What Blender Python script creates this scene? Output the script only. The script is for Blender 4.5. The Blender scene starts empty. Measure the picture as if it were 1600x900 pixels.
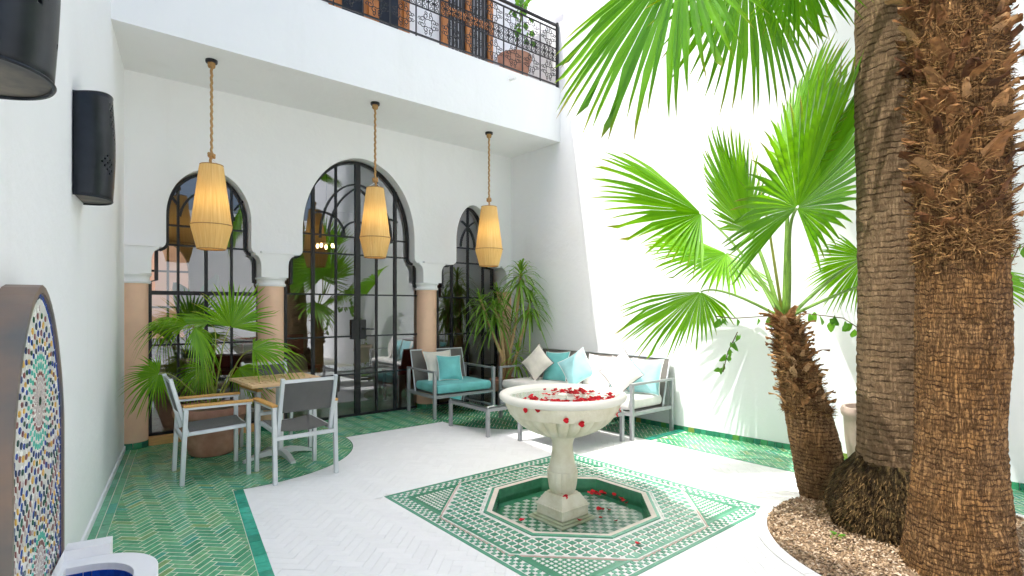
import bpy, math, random
from mathutils import Vector, Matrix, noise
from mathutils.geometry import tessellate_polygon
PI = math.pi
random.seed(11)
SC = bpy.context.scene
COL = SC.collection

# ------------------------------------------------------------------ camera
cam_d = bpy.data.cameras.new('camera'); CAM = bpy.data.objects.new('camera', cam_d); COL.objects.link(CAM)
CAM.location = (-3.032, -2.919, 1.5)
CAM.rotation_euler = (math.radians(90), 0, math.radians(-40))
cam_d.sensor_width = 36; cam_d.lens = 36 * 850 / 1600; cam_d.shift_y = 30 / 1600
cam_d.clip_start = 0.05; cam_d.clip_end = 300
SC.camera = CAM

# ------------------------------------------------------------------ sky, sun, exposure
SUN_TRAVEL = Vector((0.45, -0.156, -1.0)).normalized()
w = bpy.data.worlds.new('World'); SC.world = w; w.use_nodes = True
nt = w.node_tree; nt.nodes.clear()
sky = nt.nodes.new('ShaderNodeTexSky'); sky.sky_type = 'NISHITA'; sky.sun_disc = False
to_sun = -SUN_TRAVEL
sky.sun_elevation = math.asin(to_sun.z)
sky.sun_rotation = math.atan2(to_sun.x, to_sun.y)
sky.air_density = 1.0; sky.dust_density = 8.0; sky.ozone_density = 4.0
bg = nt.nodes.new('ShaderNodeBackground'); bg.inputs['Strength'].default_value = 0.15
wo = nt.nodes.new('ShaderNodeOutputWorld')
nt.links.new(sky.outputs[0], bg.inputs[0]); nt.links.new(bg.outputs[0], wo.inputs[0])
sd = bpy.data.lights.new('sun', 'SUN'); sd.energy = 2.0; sd.angle = math.radians(0.53); sd.color = (1.0, 0.98, 0.95)
so = bpy.data.objects.new('sun', sd); COL.objects.link(so)
so.rotation_euler = SUN_TRAVEL.to_track_quat('-Z', 'Y').to_euler()
SC.view_settings.view_transform = 'Standard'; SC.view_settings.look = 'None'
SC.view_settings.gamma = 1.0; SC.view_settings.use_curve_mapping = False
SC.view_settings.exposure = 1.36
SC.render.engine = 'CYCLES'
SC.cycles.use_adaptive_sampling = True; SC.cycles.adaptive_threshold = .03
SC.cycles.max_bounces = 9; SC.cycles.diffuse_bounces = 6; SC.cycles.glossy_bounces = 4
SC.cycles.transparent_max_bounces = 16; SC.cycles.transmission_bounces = 6
SC.cycles.use_denoising = True
SC.cycles.sample_clamp_indirect = 8.0

# ------------------------------------------------------------------ helpers
def tag(o, label=None, cat=None, group=None, kind=None):
    if label: o['label'] = label
    if cat: o['category'] = cat
    if group: o['group'] = group
    if kind: o['kind'] = kind
    return o

def thing(name, label, cat, loc=(0, 0, 0), rz=0, group=None):
    o = bpy.data.objects.new(name, None); COL.objects.link(o)
    o.location = loc; o.rotation_euler = (0, 0, rz); o.empty_display_size = 0.1
    return tag(o, label, cat, group)

def link(name, me, parent=None, loc=None, rot=None):
    o = bpy.data.objects.new(name, me); COL.objects.link(o)
    if parent: o.parent = parent
    if loc is not None: o.location = loc
    if rot is not None: o.rotation_euler = rot
    return o

def copy_tree(o, parent=None):
    c = o.copy(); COL.objects.link(c); c.parent = parent
    for ch in o.children: copy_tree(ch, c)
    return c

class MB:
    def __init__(s): s.v = []; s.f = []; s.m = []; s.mi = 0
    def add(s, vs, fs):
        b = len(s.v); s.v.extend([tuple(x) for x in vs]); s.f.extend([tuple(i + b for i in f) for f in fs]); s.m.extend([s.mi] * len(fs)); return s
    def mat(s, i): s.mi = i; return s
    def obox(s, c, ax, ay, az, sx, sy, sz):
        c = Vector(c); ax = Vector(ax).normalized() * sx / 2; ay = Vector(ay).normalized() * sy / 2; az = Vector(az).normalized() * sz / 2
        vs = [c + ax * i + ay * j + az * k for k in (-1, 1) for j in (-1, 1) for i in (-1, 1)]
        return s.add(vs, [(0, 2, 3, 1), (4, 5, 7, 6), (0, 1, 5, 4), (2, 6, 7, 3), (0, 4, 6, 2), (1, 3, 7, 5)])
    def box(s, x0, x1, y0, y1, z0, z1):
        return s.obox(((x0 + x1) / 2, (y0 + y1) / 2, (z0 + z1) / 2), (1, 0, 0), (0, 1, 0), (0, 0, 1), x1 - x0, y1 - y0, z1 - z0)
    def bar(s, p0, p1, w, h, up=(0, 0, 1)):
        p0 = Vector(p0); p1 = Vector(p1); d = p1 - p0; L = d.length; d.normalize(); up = Vector(up)
        if abs(d.dot(up)) > .99: up = Vector((0, 1, 0))
        sx = d.cross(up).normalized(); uz = sx.cross(d)
        return s.obox((p0 + p1) / 2, d, sx, uz, L, w, h)
    def tube(s, pts, rad, n=8, cap=True, flat=1.0):
        pts = [Vector(p) for p in pts]; k = len(pts)
        if not hasattr(rad, '__len__'): rad = [rad] * k
        vs = []; ref = Vector((0, 0, 1))
        t0 = (pts[1] - pts[0]).normalized()
        if abs(t0.dot(ref)) > .9: ref = Vector((1, 0, 0))
        sx = t0.cross(ref).normalized()
        for i in range(k):
            t = (pts[min(i + 1, k - 1)] - pts[max(i - 1, 0)]).normalized()
            sx = (sx - t * sx.dot(t)).normalized(); sy = t.cross(sx)
            for j in range(n):
                a = 2 * PI * j / n
                vs.append(pts[i] + (sx * math.cos(a) + sy * math.sin(a) * flat) * rad[i])
        fs = [(i * n + j, i * n + (j + 1) % n, (i + 1) * n + (j + 1) % n, (i + 1) * n + j) for i in range(k - 1) for j in range(n)]
        if cap: fs += [tuple(reversed(range(n))), tuple((k - 1) * n + j for j in range(n))]
        return s.add(vs, fs)
    def lathe(s, prof, n=32, c=(0, 0, 0), flute=None, capb=True, capt=True):
        vs = []
        for (r, z) in prof:
            for j in range(n):
                a = 2 * PI * j / n; rr = r
                if flute: rr = r * flute(a, z)
                vs.append((c[0] + rr * math.cos(a), c[1] + rr * math.sin(a), c[2] + z))
        k = len(prof)
        fs = [(i * n + j, i * n + (j + 1) % n, (i + 1) * n + (j + 1) % n, (i + 1) * n + j) for i in range(k - 1) for j in range(n)]
        if capb: fs.append(tuple(reversed(range(n))))
        if capt: fs.append(tuple((k - 1) * n + j for j in range(n)))
        return s.add(vs, fs)
    def prism(s, poly, z0, z1, bottom=True):
        n = len(poly)
        vs = [(p[0], p[1], z0) for p in poly] + [(p[0], p[1], z1) for p in poly]
        fs = [tuple(range(n, 2 * n))] + [(i, (i + 1) % n, n + (i + 1) % n, n + i) for i in range(n)]
        if bottom: fs.append(tuple(reversed(range(n))))
        return s.add(vs, fs)
    def slab(s, outer, holes, fn, d0, d1):
        """polygon with holes, fn(p, d) -> 3d; faces at d0 and d1 and the edges between"""
        loops = [outer] + holes; flat = [p for l in loops for p in l]
        tris = tessellate_polygon([[Vector((p[0], p[1], 0)) for p in l] for l in loops])
        N = len(flat)
        vs = [fn(p, d0) for p in flat] + [fn(p, d1) for p in flat]
        fs = [tuple(t) for t in tris] + [tuple(i + N for i in reversed(t)) for t in tris]
        o = 0
        for l in loops:
            k = len(l)
            for i in range(k): fs.append((o + i, o + (i + 1) % k, N + o + (i + 1) % k, N + o + i))
            o += k
        return s.add(vs, fs)
    def mesh(s, name, mats, smooth=False):
        me = bpy.data.meshes.new(name); me.from_pydata(s.v, [], s.f)
        if not isinstance(mats, (list, tuple)): mats = [mats]
        for m in mats: me.materials.append(m)
        if len(mats) > 1: me.polygons.foreach_set('material_index', s.m)
        me.update()
        import bmesh
        bm = bmesh.new(); bm.from_mesh(me); bmesh.ops.recalc_face_normals(bm, faces=bm.faces[:]); bm.to_mesh(me); bm.free()
        if smooth:
            me.polygons.foreach_set('use_smooth', [True] * len(me.polygons))
            if smooth != 'all': me.set_sharp_from_angle(angle=math.radians(smooth if smooth is not True else 40))
        return me
    def build(s, name, mats, parent=None, smooth=False, bevel=0, loc=None, rot=None):
        o = link(name, s.mesh(name, mats, smooth), parent, loc, rot)
        if bevel:
            b = o.modifiers.new('bevel', 'BEVEL'); b.width = bevel; b.segments = 2; b.limit_method = 'ANGLE'; b.angle_limit = math.radians(40)
        return o

def raw(verts, faces, name, mats, parent=None, smooth=False, mi=None):
    me = bpy.data.meshes.new(name); me.from_pydata(verts, [], faces)
    for m in (mats if isinstance(mats, (list, tuple)) else [mats]): me.materials.append(m)
    if mi: me.polygons.foreach_set('material_index', mi)
    if smooth: me.polygons.foreach_set('use_smooth', [True] * len(me.polygons))
    me.update()
    return link(name, me, parent)

# ------------------------------------------------------------------ materials
def nodes(name):
    m = bpy.data.materials.new(name); m.use_nodes = True; t = m.node_tree
    return m, t, t.nodes['Principled BSDF']
def N(t, typ, **k):
    n = t.nodes.new(typ)
    for a, b in k.items():
        if a.startswith('i_'): n.inputs[a[2:].replace('_', ' ')].default_value = b
        else: setattr(n, a, b)
    return n
def mixc(t, fac, a, b):
    n = t.nodes.new('ShaderNodeMix'); n.data_type = 'RGBA'; n.clamp_factor = True
    for sock, val in ((n.inputs[0], fac), (n.inputs[6], a), (n.inputs[7], b)):
        if hasattr(val, 'links'): t.links.new(val, sock)
        elif isinstance(val, (int, float)): sock.default_value = val
        else: sock.default_value = (*val, 1)
    return n.outputs[2]
def ramp(t, fac, stops, interp='LINEAR'):
    r = t.nodes.new('ShaderNodeValToRGB'); r.color_ramp.interpolation = interp
    e = r.color_ramp.elements
    while len(e) < len(stops): e.new(0.5)
    for el, (p, c) in zip(e, stops): el.position = p; el.color = (*c, 1)
    t.links.new(fac, r.inputs[0]); return r.outputs[0]
def coords(t, scale=(1, 1, 1), kind='Object'):
    c = t.nodes.new('ShaderNodeTexCoord'); mp = t.nodes.new('ShaderNodeMapping'); mp.inputs['Scale'].default_value = scale
    t.links.new(c.outputs[kind], mp.inputs[0]); return mp.outputs[0]
def noise_n(t, vec, scale, detail=4, rough=.6):
    n = N(t, 'ShaderNodeTexNoise'); n.inputs['Scale'].default_value = scale; n.inputs['Detail'].default_value = detail; n.inputs['Roughness'].default_value = rough
    t.links.new(vec, n.inputs['Vector']); return n.outputs[0]
def bump(t, b, h, strength, dist=.01, prev=None):
    n = t.nodes.new('ShaderNodeBump'); n.inputs['Strength'].default_value = strength; n.inputs['Distance'].default_value = dist
    t.links.new(h, n.inputs['Height'])
    if prev: t.links.new(prev, n.inputs['Normal'])
    t.links.new(n.outputs[0], b.inputs['Normal']); return n.outputs[0]
def rnd(t):
    g = t.nodes.new('ShaderNodeNewGeometry'); o = t.nodes.new('ShaderNodeObjectInfo'); a = N(t, 'ShaderNodeMath', operation='ADD'); f = N(t, 'ShaderNodeMath', operation='FRACT')
    t.links.new(g.outputs['Random Per Island'], a.inputs[0]); t.links.new(o.outputs['Random'], a.inputs[1]); t.links.new(a.outputs[0], f.inputs[0]); return f.outputs[0]

def plain(name, col, rough=.5, var=.12, scale=6, bstr=.0, bscale=40, bdist=.004, metal=0, stretch=(1, 1, 1), spec=.5, coat=0, col2=None):
    m, t, b = nodes(name); v = coords(t, stretch)
    n = noise_n(t, v, scale)
    c2 = col2 or tuple(min(1, c * (1 + var)) for c in col)
    c1 = tuple(c * (1 - var) for c in col)
    t.links.new(ramp(t, n, [(.3, c1), (.7, c2)]), b.inputs['Base Color'])
    b.inputs['Roughness'].default_value = rough; b.inputs['Metallic'].default_value = metal; b.inputs['Specular IOR Level'].default_value = spec
    if coat: b.inputs['Coat Weight'].default_value = coat
    if bstr: bump(t, b, noise_n(t, v, bscale, 5), bstr, bdist)
    return m

def plaster(name, col):
    m, t, b = nodes(name); g = t.nodes.new('ShaderNodeNewGeometry'); P = g.outputs['Position']
    mp = t.nodes.new('ShaderNodeMapping'); mp.inputs['Scale'].default_value = (3.2, 3.2, .35); t.links.new(P, mp.inputs[0])
    st = noise_n(t, mp.outputs[0], 1.0, 6, .65); n1 = noise_n(t, P, 1.1, 5); n2 = noise_n(t, P, 9, 6, .7); n3 = noise_n(t, P, 60, 3)
    c = mixc(t, ramp(t, n1, [(.35, (0, 0, 0)), (.75, (.5, .5, .5))]), col, tuple(q * .955 for q in col))
    c = mixc(t, ramp(t, st, [(.56, (0, 0, 0)), (.80, (.45, .45, .45))]), c, (col[0] * .88, col[1] * .88, col[2] * .86))
    t.links.new(c, b.inputs['Base Color']); b.inputs['Roughness'].default_value = .8; b.inputs['Specular IOR Level'].default_value = .3
    p = bump(t, b, n1, .6, .03); p = bump(t, b, n2, .35, .008, p); bump(t, b, n3, .12, .002, p)
    return m
def tile_mat(name, stops, rough=.18, spec=.5, wear=.25):
    m, t, b = nodes(name); r = rnd(t)
    c = ramp(t, r, stops, 'CONSTANT' if len(stops) > 6 else 'LINEAR')
    v = coords(t, kind='Object'); g = t.nodes.new('ShaderNodeNewGeometry')
    n = noise_n(t, g.outputs['Position'], 22, 4)
    hs = t.nodes.new('ShaderNodeHueSaturation'); t.links.new(c, hs.inputs['Color'])
    mr = N(t, 'ShaderNodeMapRange'); mr.inputs[1].default_value = .3; mr.inputs[2].default_value = .7; mr.inputs[3].default_value = 1 - wear; mr.inputs[4].default_value = 1 + wear
    t.links.new(n, mr.inputs[0]); t.links.new(mr.outputs[0], hs.inputs['Value'])
    t.links.new(hs.outputs[0], b.inputs['Base Color'])
    mr2 = N(t, 'ShaderNodeMapRange'); mr2.inputs[3].default_value = rough * .6; mr2.inputs[4].default_value = rough * 1.7
    t.links.new(n, mr2.inputs[0]); t.links.new(mr2.outputs[0], b.inputs['Roughness'])
    b.inputs['Specular IOR Level'].default_value = spec
    bump(t, b, n, .25, .004)
    return m

M = {}
M['plaster'] = plaster('white_plaster', (.86, .868, .88))
M['plaster_fac'] = plaster('white_facade_plaster', (.865, .87, .872))
M['mould'] = plain('white_moulding_plaster', (.86, .865, .86), .7, .015, 2, .1, 30, .003)
M['greywall'] = plain('grey_plaster', (.62, .63, .65), .8, .04, 2)
M['marble'] = tile_mat('white_marble_tile', [(0, (.845, .845, .835)), (.5, (.865, .865, .855)), (1, (.885, .885, .875))], .38, .4, .02)
M['marble_grout'] = plain('white_grout', (.80, .79, .765), .85, .1, 12)
M['green'] = tile_mat('green_glazed_tile', [(0, (.065, .31, .15)), (.25, (.10, .385, .205)), (.5, (.14, .445, .245)), (.7, (.19, .455, .215)), (.86, (.065, .37, .26)), (1, (.25, .41, .15))], .14, .6, .2)
M['grout'] = plain('cream_grout', (.76, .75, .60), .85, .15, 14, .2)
M['teal'] = tile_mat('teal_glazed_tile', [(0, (.02, .28, .19)), (.5, (.03, .38, .27)), (1, (.05, .46, .33))], .15, .6, .2)
M['skirt'] = tile_mat('skirting_glazed_tile', [(0, (.02, .15, .09)), (.4, (.03, .22, .13)), (.75, (.05, .28, .12)), (.9, (.10, .30, .05)), (1, (.28, .24, .05))], .15, .6, .2)
M['zgreen'] = tile_mat('green_zellige', [(0, (.06, .25, .15)), (.5, (.10, .34, .215)), (1, (.17, .42, .29))], .18, .6, .15)
M['zdark'] = tile_mat('dark_green_zellige', [(0, (.045, .22, .12)), (1, (.08, .30, .17))], .18, .6, .15)
M['zwhite'] = tile_mat('white_zellige', [(0, (.70, .71, .66)), (.5, (.78, .78, .74)), (1, (.83, .82, .78))], .22, .5, .06)
M['zpink'] = plain('pink_brown_zellige', (.50, .33, .27), .4, .2, 20)
M['stonepink'] = plain('pink_marble_edge', (.70, .62, .54), .45, .08, 9)
M['stone'] = plain('carved_cream_stone', (.76, .70, .50), .7, .12, 7, .9, 45, .006, col2=(.84, .80, .66))
M['stone_rim'] = plain('smooth_cream_stone', (.85, .82, .73), .45, .04, 6, .1, 40)
M['peach'] = plain('peach_column_plaster', (.83, .54, .37), .55, .07, 4, .1, 30, .003)
M['peachsill'] = plain('orange_wood_sill', (.62, .34, .12), .5, .15, 8, stretch=(1, 8, 8))
M['iron'] = plain('black_iron', (.014, .014, .016), .42, .3, 20, .1, 80, .001, spec=.4)
M['darkmetal'] = plain('black_patinated_metal', (.016, .020, .026), .36, .35, 5, .12, 30, .003, metal=.55)
M['undermetal'] = plain('dull_grey_metal', (.10, .10, .10), .6, .35, 8, metal=.3, col2=(.20, .17, .14))
M['alu'] = plain('silver_aluminium', (.62, .65, .67), .33, .04, 12, metal=.35, spec=.5)
M['greyalu'] = plain('grey_aluminium', (.36, .37, .38), .36, .05, 12, metal=.35)
M['teak'] = plain('pale_teak', (.78, .52, .28), .5, .18, 9, .15, 60, .002, stretch=(1, 12, 12))
M['teak_arm'] = plain('orange_teak', (.68, .36, .10), .45, .15, 9, stretch=(10, 10, 10))
def weave(name, col, rough=.7):
    m, t, b = nodes(name); v = coords(t); 
    w1 = N(t, 'ShaderNodeTexWave', i_Scale=120.0); w1.bands_direction = 'X'; w2 = N(t, 'ShaderNodeTexWave', i_Scale=120.0); w2.bands_direction = 'Y'
    t.links.new(v, w1.inputs[0]); t.links.new(v, w2.inputs[0])
    mm = N(t, 'ShaderNodeMath', operation='MULTIPLY'); t.links.new(w1.outputs[1], mm.inputs[0]); t.links.new(w2.outputs[1], mm.inputs[1])
    nn = noise_n(t, v, 5)
    t.links.new(ramp(t, nn, [(.3, tuple(c * .85 for c in col)), (.7, tuple(min(1, c * 1.12) for c in col))]), b.inputs['Base Color'])
    b.inputs['Roughness'].default_value = rough; b.inputs['Sheen Weight'].default_value = .15
    bump(t, b, mm.outputs[0], .25, .001)
    return m
M['sling'] = weave('dark_sling_mesh', (.095, .092, .090), .6)
M['wicker'] = weave('taupe_sling_mesh', (.17, .155, .14), .65)
M['aqua'] = weave('aqua_fabric', (.16, .53, .52))
M['aqua_light'] = weave('light_aqua_fabric', (.33, .63, .66))
M['cream'] = weave('cream_fabric', (.74, .70, .62))
M['white_fab'] = weave('white_fabric', (.80, .77, .73))
M['piping_d'] = plain('dark_piping', (.10, .08, .08), .7)
M['piping_w'] = plain('pale_piping', (.80, .84, .80), .7)
M['terracotta'] = plain('terracotta', (.46, .20, .125), .75, .18, 5, .25, 30, .004, col2=(.58, .32, .23))
M['terra_grey'] = plain('weathered_terracotta', (.42, .32, .26), .8, .18, 5, .25, 30, .004)
M['soil'] = plain('brown_soil', (.16, .105, .06), .95, .3, 30, .6, 60, .01)
M['mulch'] = tile_mat('bark_mulch', [(0, (.20, .125, .07)), (.4, (.32, .22, .13)), (.75, (.42, .31, .20)), (1, (.58, .47, .35))], .85, .2, .2)
M['rope'] = plain('jute_rope', (.42, .24, .09), .85, .2, 60, .5, 90, .004)
M['petal'] = tile_mat('red_petal', [(0, (.42, .002, .008)), (.6, (.62, .006, .016)), (1, (.75, .02, .04))], .5, .3, .1)
M['blue_tile'] = tile_mat('cobalt_tile', [(0, (.010, .055, .33)), (1, (.016, .085, .44))], .12, .6, .1)
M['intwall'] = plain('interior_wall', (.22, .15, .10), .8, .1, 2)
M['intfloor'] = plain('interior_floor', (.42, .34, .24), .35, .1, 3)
M['redwood'] = plain('red_lacquer', (.30, .035, .02), .5, .15, 8)
M['cloth'] = plain('white_table_cloth', (.78, .77, .74), .8, .04, 8)
M['wood_door'] = plain('orange_brown_wood', (.46, .165, .035), .5, .3, 4, .2, 30, .003, stretch=(6, 6, 1))
M['bark_stub'] = None
mb_ = bpy.data.materials.new('lit_bulb'); mb_.use_nodes = True; mb_.node_tree.nodes['Principled BSDF'].inputs['Emission Color'].default_value = (1, .72, .35, 1); mb_.node_tree.nodes['Principled BSDF'].inputs['Emission Strength'].default_value = 7; M['bulb'] = mb_
M['ceramic'] = plain('white_ceramic', (.8, .8, .78), .2, .02)

def glass(name, tint, refl, k):
    m = bpy.data.materials.new(name); m.use_nodes = True; t = m.node_tree; t.nodes.clear()
    o = t.nodes.new('ShaderNodeOutputMaterial'); tr = t.nodes.new('ShaderNodeBsdfTransparent'); tr.inputs[0].default_value = (*tint, 1)
    gl = t.nodes.new('ShaderNodeBsdfGlossy'); gl.inputs['Roughness'].default_value = .0; gl.inputs['Color'].default_value = (*refl, 1)
    nz = noise_n(t, coords(t), 1.6, 2); bp = t.nodes.new('ShaderNodeBump'); bp.inputs['Strength'].default_value = .05; bp.inputs['Distance'].default_value = .02
    t.links.new(nz, bp.inputs['Height']); t.links.new(bp.outputs[0], gl.inputs['Normal'])
    fr = t.nodes.new('ShaderNodeFresnel'); fr.inputs[0].default_value = 1.5
    a = N(t, 'ShaderNodeMath', operation='ADD', use_clamp=True); a.inputs[1].default_value = k; t.links.new(fr.outputs[0], a.inputs[0])
    mx = t.nodes.new('ShaderNodeMixShader'); t.links.new(a.outputs[0], mx.inputs[0]); t.links.new(tr.outputs[0], mx.inputs[1]); t.links.new(gl.outputs[0], mx.inputs[2]); t.links.new(mx.outputs[0], o.inputs[0])
    return m
M['glass'] = glass('bronze_window_glass', (.58, .55, .50), (.92, .96, 1.0), .17)
M['tableglass'] = glass('smoked_table_glass', (.30, .34, .34), (.95, 1, 1), .34)
def water_mat(name, tint, sc):
    m = bpy.data.materials.new(name); m.use_nodes = True; t = m.node_tree; t.nodes.clear()
    o = t.nodes.new('ShaderNodeOutputMaterial'); tr = t.nodes.new('ShaderNodeBsdfTransparent'); tr.inputs[0].default_value = (*tint, 1)
    gl = t.nodes.new('ShaderNodeBsdfGlossy'); gl.inputs['Roughness'].default_value = .02
    nz = noise_n(t, coords(t), sc, 3); bp = t.nodes.new('ShaderNodeBump'); bp.inputs['Strength'].default_value = .12; bp.inputs['Distance'].default_value = .01
    t.links.new(nz, bp.inputs['Height']); t.links.new(bp.outputs[0], gl.inputs['Normal'])
    fr = t.nodes.new('ShaderNodeFresnel'); fr.inputs[0].default_value = 1.33; t.links.new(bp.outputs[0], fr.inputs['Normal'])
    mx = t.nodes.new('ShaderNodeMixShader'); t.links.new(fr.outputs[0], mx.inputs[0]); t.links.new(tr.outputs[0], mx.inputs[1]); t.links.new(gl.outputs[0], mx.inputs[2]); t.links.new(mx.outputs[0], o.inputs[0])
    return m
M['water'] = water_mat('still_water', (.90, .97, .93), 5)
M['water2'] = water_mat('bowl_water', (.93, .98, .97), 9)

def leaf_mat(name, c1, c2, trans=.45, tcol=None, rough=.38, c3=None):
    m = bpy.data.materials.new(name); m.use_nodes = True; t = m.node_tree; b = t.nodes['Principled BSDF']; o = t.nodes['Material Output']
    r = rnd(t); g = t.nodes.new('ShaderNodeNewGeometry'); n = noise_n(t, g.outputs['Position'], 6, 4)
    ad = N(t, 'ShaderNodeMath', operation='ADD'); ml = N(t, 'ShaderNodeMath', operation='MULTIPLY'); ml.inputs[1].default_value = .5
    t.links.new(r, ad.inputs[0]); t.links.new(n, ad.inputs[1]); t.links.new(ad.outputs[0], ml.inputs[0])
    st = [(.15, c1), (.8, c2)] + ([(.97, c3)] if c3 else [])
    c = ramp(t, ml.outputs[0], st)
    ta = t.nodes.new('ShaderNodeAttribute'); ta.attribute_name = 'tip'
    c = mixc(t, ta.outputs['Fac'], c, (.36, .24, .07)); t.links.new(c, b.inputs['Base Color']); b.inputs['Roughness'].default_value = rough
    tl = t.nodes.new('ShaderNodeBsdfTranslucent'); hs = t.nodes.new('ShaderNodeHueSaturation'); hs.inputs['Value'].default_value = 1.75; hs.inputs['Saturation'].default_value = 1.1; hs.inputs['Hue'].default_value = .485
    t.links.new(c, hs.inputs['Color']); t.links.new(hs.outputs[0], tl.inputs[0])
    mx = t.nodes.new('ShaderNodeMixShader'); mx.inputs[0].default_value = trans
    t.links.new(b.outputs[0], mx.inputs[1]); t.links.new(tl.outputs[0], mx.inputs[2]); t.links.new(mx.outputs[0], o.inputs[0])
    return m
M['frond'] = leaf_mat('palm_frond_green', (.085, .27, .008), (.165, .40, .012), .42)
M['frond_dark'] = leaf_mat('palm_frond_dark', (.055, .205, .008), (.125, .33, .012), .40)
M['frond_pot'] = leaf_mat('potted_palm_green', (.11, .30, .016), (.23, .45, .03), .42, c3=(.58, .46, .08))
M['yucca'] = leaf_mat('dracaena_green', (.10, .24, .028), (.22, .38, .055), .36, c3=(.50, .42, .10))
M['ivy'] = leaf_mat('vine_green', (.06, .20, .02), (.13, .32, .04), .45)
M['banana'] = leaf_mat('banana_green', (.03, .15, .06), (.06, .24, .09), .35)
M['stalk'] = plain('green_stalk', (.16, .30, .04), .45, .2, 8)
M['stalk_y'] = plain('yellow_green_stalk', (.32, .36, .06), .45, .2, 8)
M['cane'] = plain('tan_cane', (.52, .34, .17), .7, .2, 14, .3, 50, .004)
M['twig'] = plain('brown_twig', (.12, .07, .035), .8)
M['raffia'] = None
def raffia():
    m = bpy.data.materials.new('raffia_fibre'); m.use_nodes = True; t = m.node_tree; b = t.nodes['Principled BSDF']; o = t.nodes['Material Output']
    v = coords(t); sp = t.nodes.new('ShaderNodeSeparateXYZ'); t.links.new(v, sp.inputs[0])
    at = N(t, 'ShaderNodeMath', operation='ARCTAN2'); t.links.new(sp.outputs[1], at.inputs[0]); t.links.new(sp.outputs[0], at.inputs[1])
    cb = t.nodes.new('ShaderNodeCombineXYZ'); mu = N(t, 'ShaderNodeMath', operation='MULTIPLY'); mu.inputs[1].default_value = 26; t.links.new(at.outputs[0], mu.inputs[0]); t.links.new(mu.outputs[0], cb.inputs[0])
    mz = N(t, 'ShaderNodeMath', operation='MULTIPLY'); mz.inputs[1].default_value = 2.2; t.links.new(sp.outputs[2], mz.inputs[0]); t.links.new(mz.outputs[0], cb.inputs[2])
    n = noise_n(t, cb.outputs[0], 1.0, 4)
    c = ramp(t, n, [(.3, (.70, .46, .15)), (.55, (.88, .65, .27)), (.75, (.94, .77, .42))])
    t.links.new(c, b.inputs['Base Color']); b.inputs['Roughness'].default_value = .8
    bump(t, b, n, .6, .006)
    tl = t.nodes.new('ShaderNodeBsdfTranslucent'); t.links.new(c, tl.inputs[0])
    mx = t.nodes.new('ShaderNodeMixShader'); mx.inputs[0].default_value = .35
    t.links.new(b.outputs[0], mx.inputs[1]); t.links.new(tl.outputs[0], mx.inputs[2]); t.links.new(mx.outputs[0], o.inputs[0]); return m
M['raffia'] = raffia()
def bark(name, c1, c2, c3, tint, rad, rings, dist, vert, crack=.9):
    """trunk skin: uneven leaf-scar rings crossed by fine upright cracks, laid round the stem"""
    m, t, b = nodes(name); v = coords(t); sp = t.nodes.new('ShaderNodeSeparateXYZ'); t.links.new(v, sp.inputs[0])
    def mth(op, a, bb=None, cc=None, clamp=False):
        n = N(t, 'ShaderNodeMath', operation=op, use_clamp=clamp)
        for i, q in enumerate((a, bb, cc)):
            if q is None: continue
            if isinstance(q, (int, float)): n.inputs[i].default_value = q
            else: t.links.new(q, n.inputs[i])
        return n.outputs[0]
    def rng(x, a, bb, c=0.0, d=1.0):
        n = N(t, 'ShaderNodeMapRange')
        for i, q in enumerate((a, bb, c, d)): n.inputs[i + 1].default_value = q
        t.links.new(x, n.inputs[0]); return n.outputs[0]
    at = mth('ARCTAN2', mth('MULTIPLY', sp.outputs[1], -1), mth('MULTIPLY', sp.outputs[0], -1))
    def cyl(a, z):
        cb = t.nodes.new('ShaderNodeCombineXYZ'); t.links.new(mth('MULTIPLY', at, a), cb.inputs[0]); t.links.new(mth('MULTIPLY', sp.outputs[2], z), cb.inputs[1]); return cb.outputs[0]
    wv = N(t, 'ShaderNodeTexWave'); wv.bands_direction = 'Y'
    for nm, q in (('Scale', rings), ('Distortion', dist), ('Detail', 4.0), ('Detail Scale', 1.6), ('Detail Roughness', .65)): wv.inputs[nm].default_value = q
    t.links.new(cyl(rad * 1.0, 1.0), wv.inputs[0])
    ring = rng(wv.outputs[1], .02, .34)
    n1 = noise_n(t, cyl(rad * 55, 7.0), 1.0, 5, .7)
    crk = rng(mth('ABSOLUTE', mth('SUBTRACT', n1, .5)), .0, .05, 1 - vert, 1.0)
    n2 = noise_n(t, cyl(rad * 24, 3.0), 1.0, 4, .6); crk2 = rng(mth('ABSOLUTE', mth('SUBTRACT', n2, .5)), .0, .022, 1 - vert, 1.0)
    brk = rng(noise_n(t, cyl(rad * 10, 16), 1.0, 3), .38, .62)
    ring = mth('MAXIMUM', ring, mth('MULTIPLY', brk, .85))
    hgt = mth('MULTIPLY', ring, mth('MULTIPLY', crk, crk2))
    fine = noise_n(t, cyl(rad * 90, 150), 1.0, 5, .7); fib = noise_n(t, cyl(rad * 30, 220), 1.0, 3); big = noise_n(t, v, 2.0, 5, .65); mid = noise_n(t, cyl(rad * 14, 20), 1.0, 4)
    col = ramp(t, mth('MULTIPLY_ADD', mid, .6, mth('MULTIPLY', fine, .5)), [(.36, c2), (.70, c3)])
    col = mixc(t, ramp(t, big, [(.42, (0, 0, 0)), (.64, (.85, .85, .85))]), col, tint)
    t.links.new(mixc(t, hgt, c1, col), b.inputs['Base Color'])
    b.inputs['Roughness'].default_value = .9; b.inputs['Specular IOR Level'].default_value = .15
    bump(t, b, mth('MULTIPLY_ADD', mth('ADD', fine, fib), .3, hgt), crack, .018)
    return m
M['bark'] = bark('cracked_palm_bark', (.042, .020, .008), (.165, .082, .030), (.36, .205, .088), (.28, .135, .040), .21, 12.0, 7.0, .70)
M['bark_young'] = bark('young_palm_bark', (.05, .025, .010), (.19, .10, .040), (.40, .245, .115), (.33, .17, .06), .16, 11.0, 7.0, .6)
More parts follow.
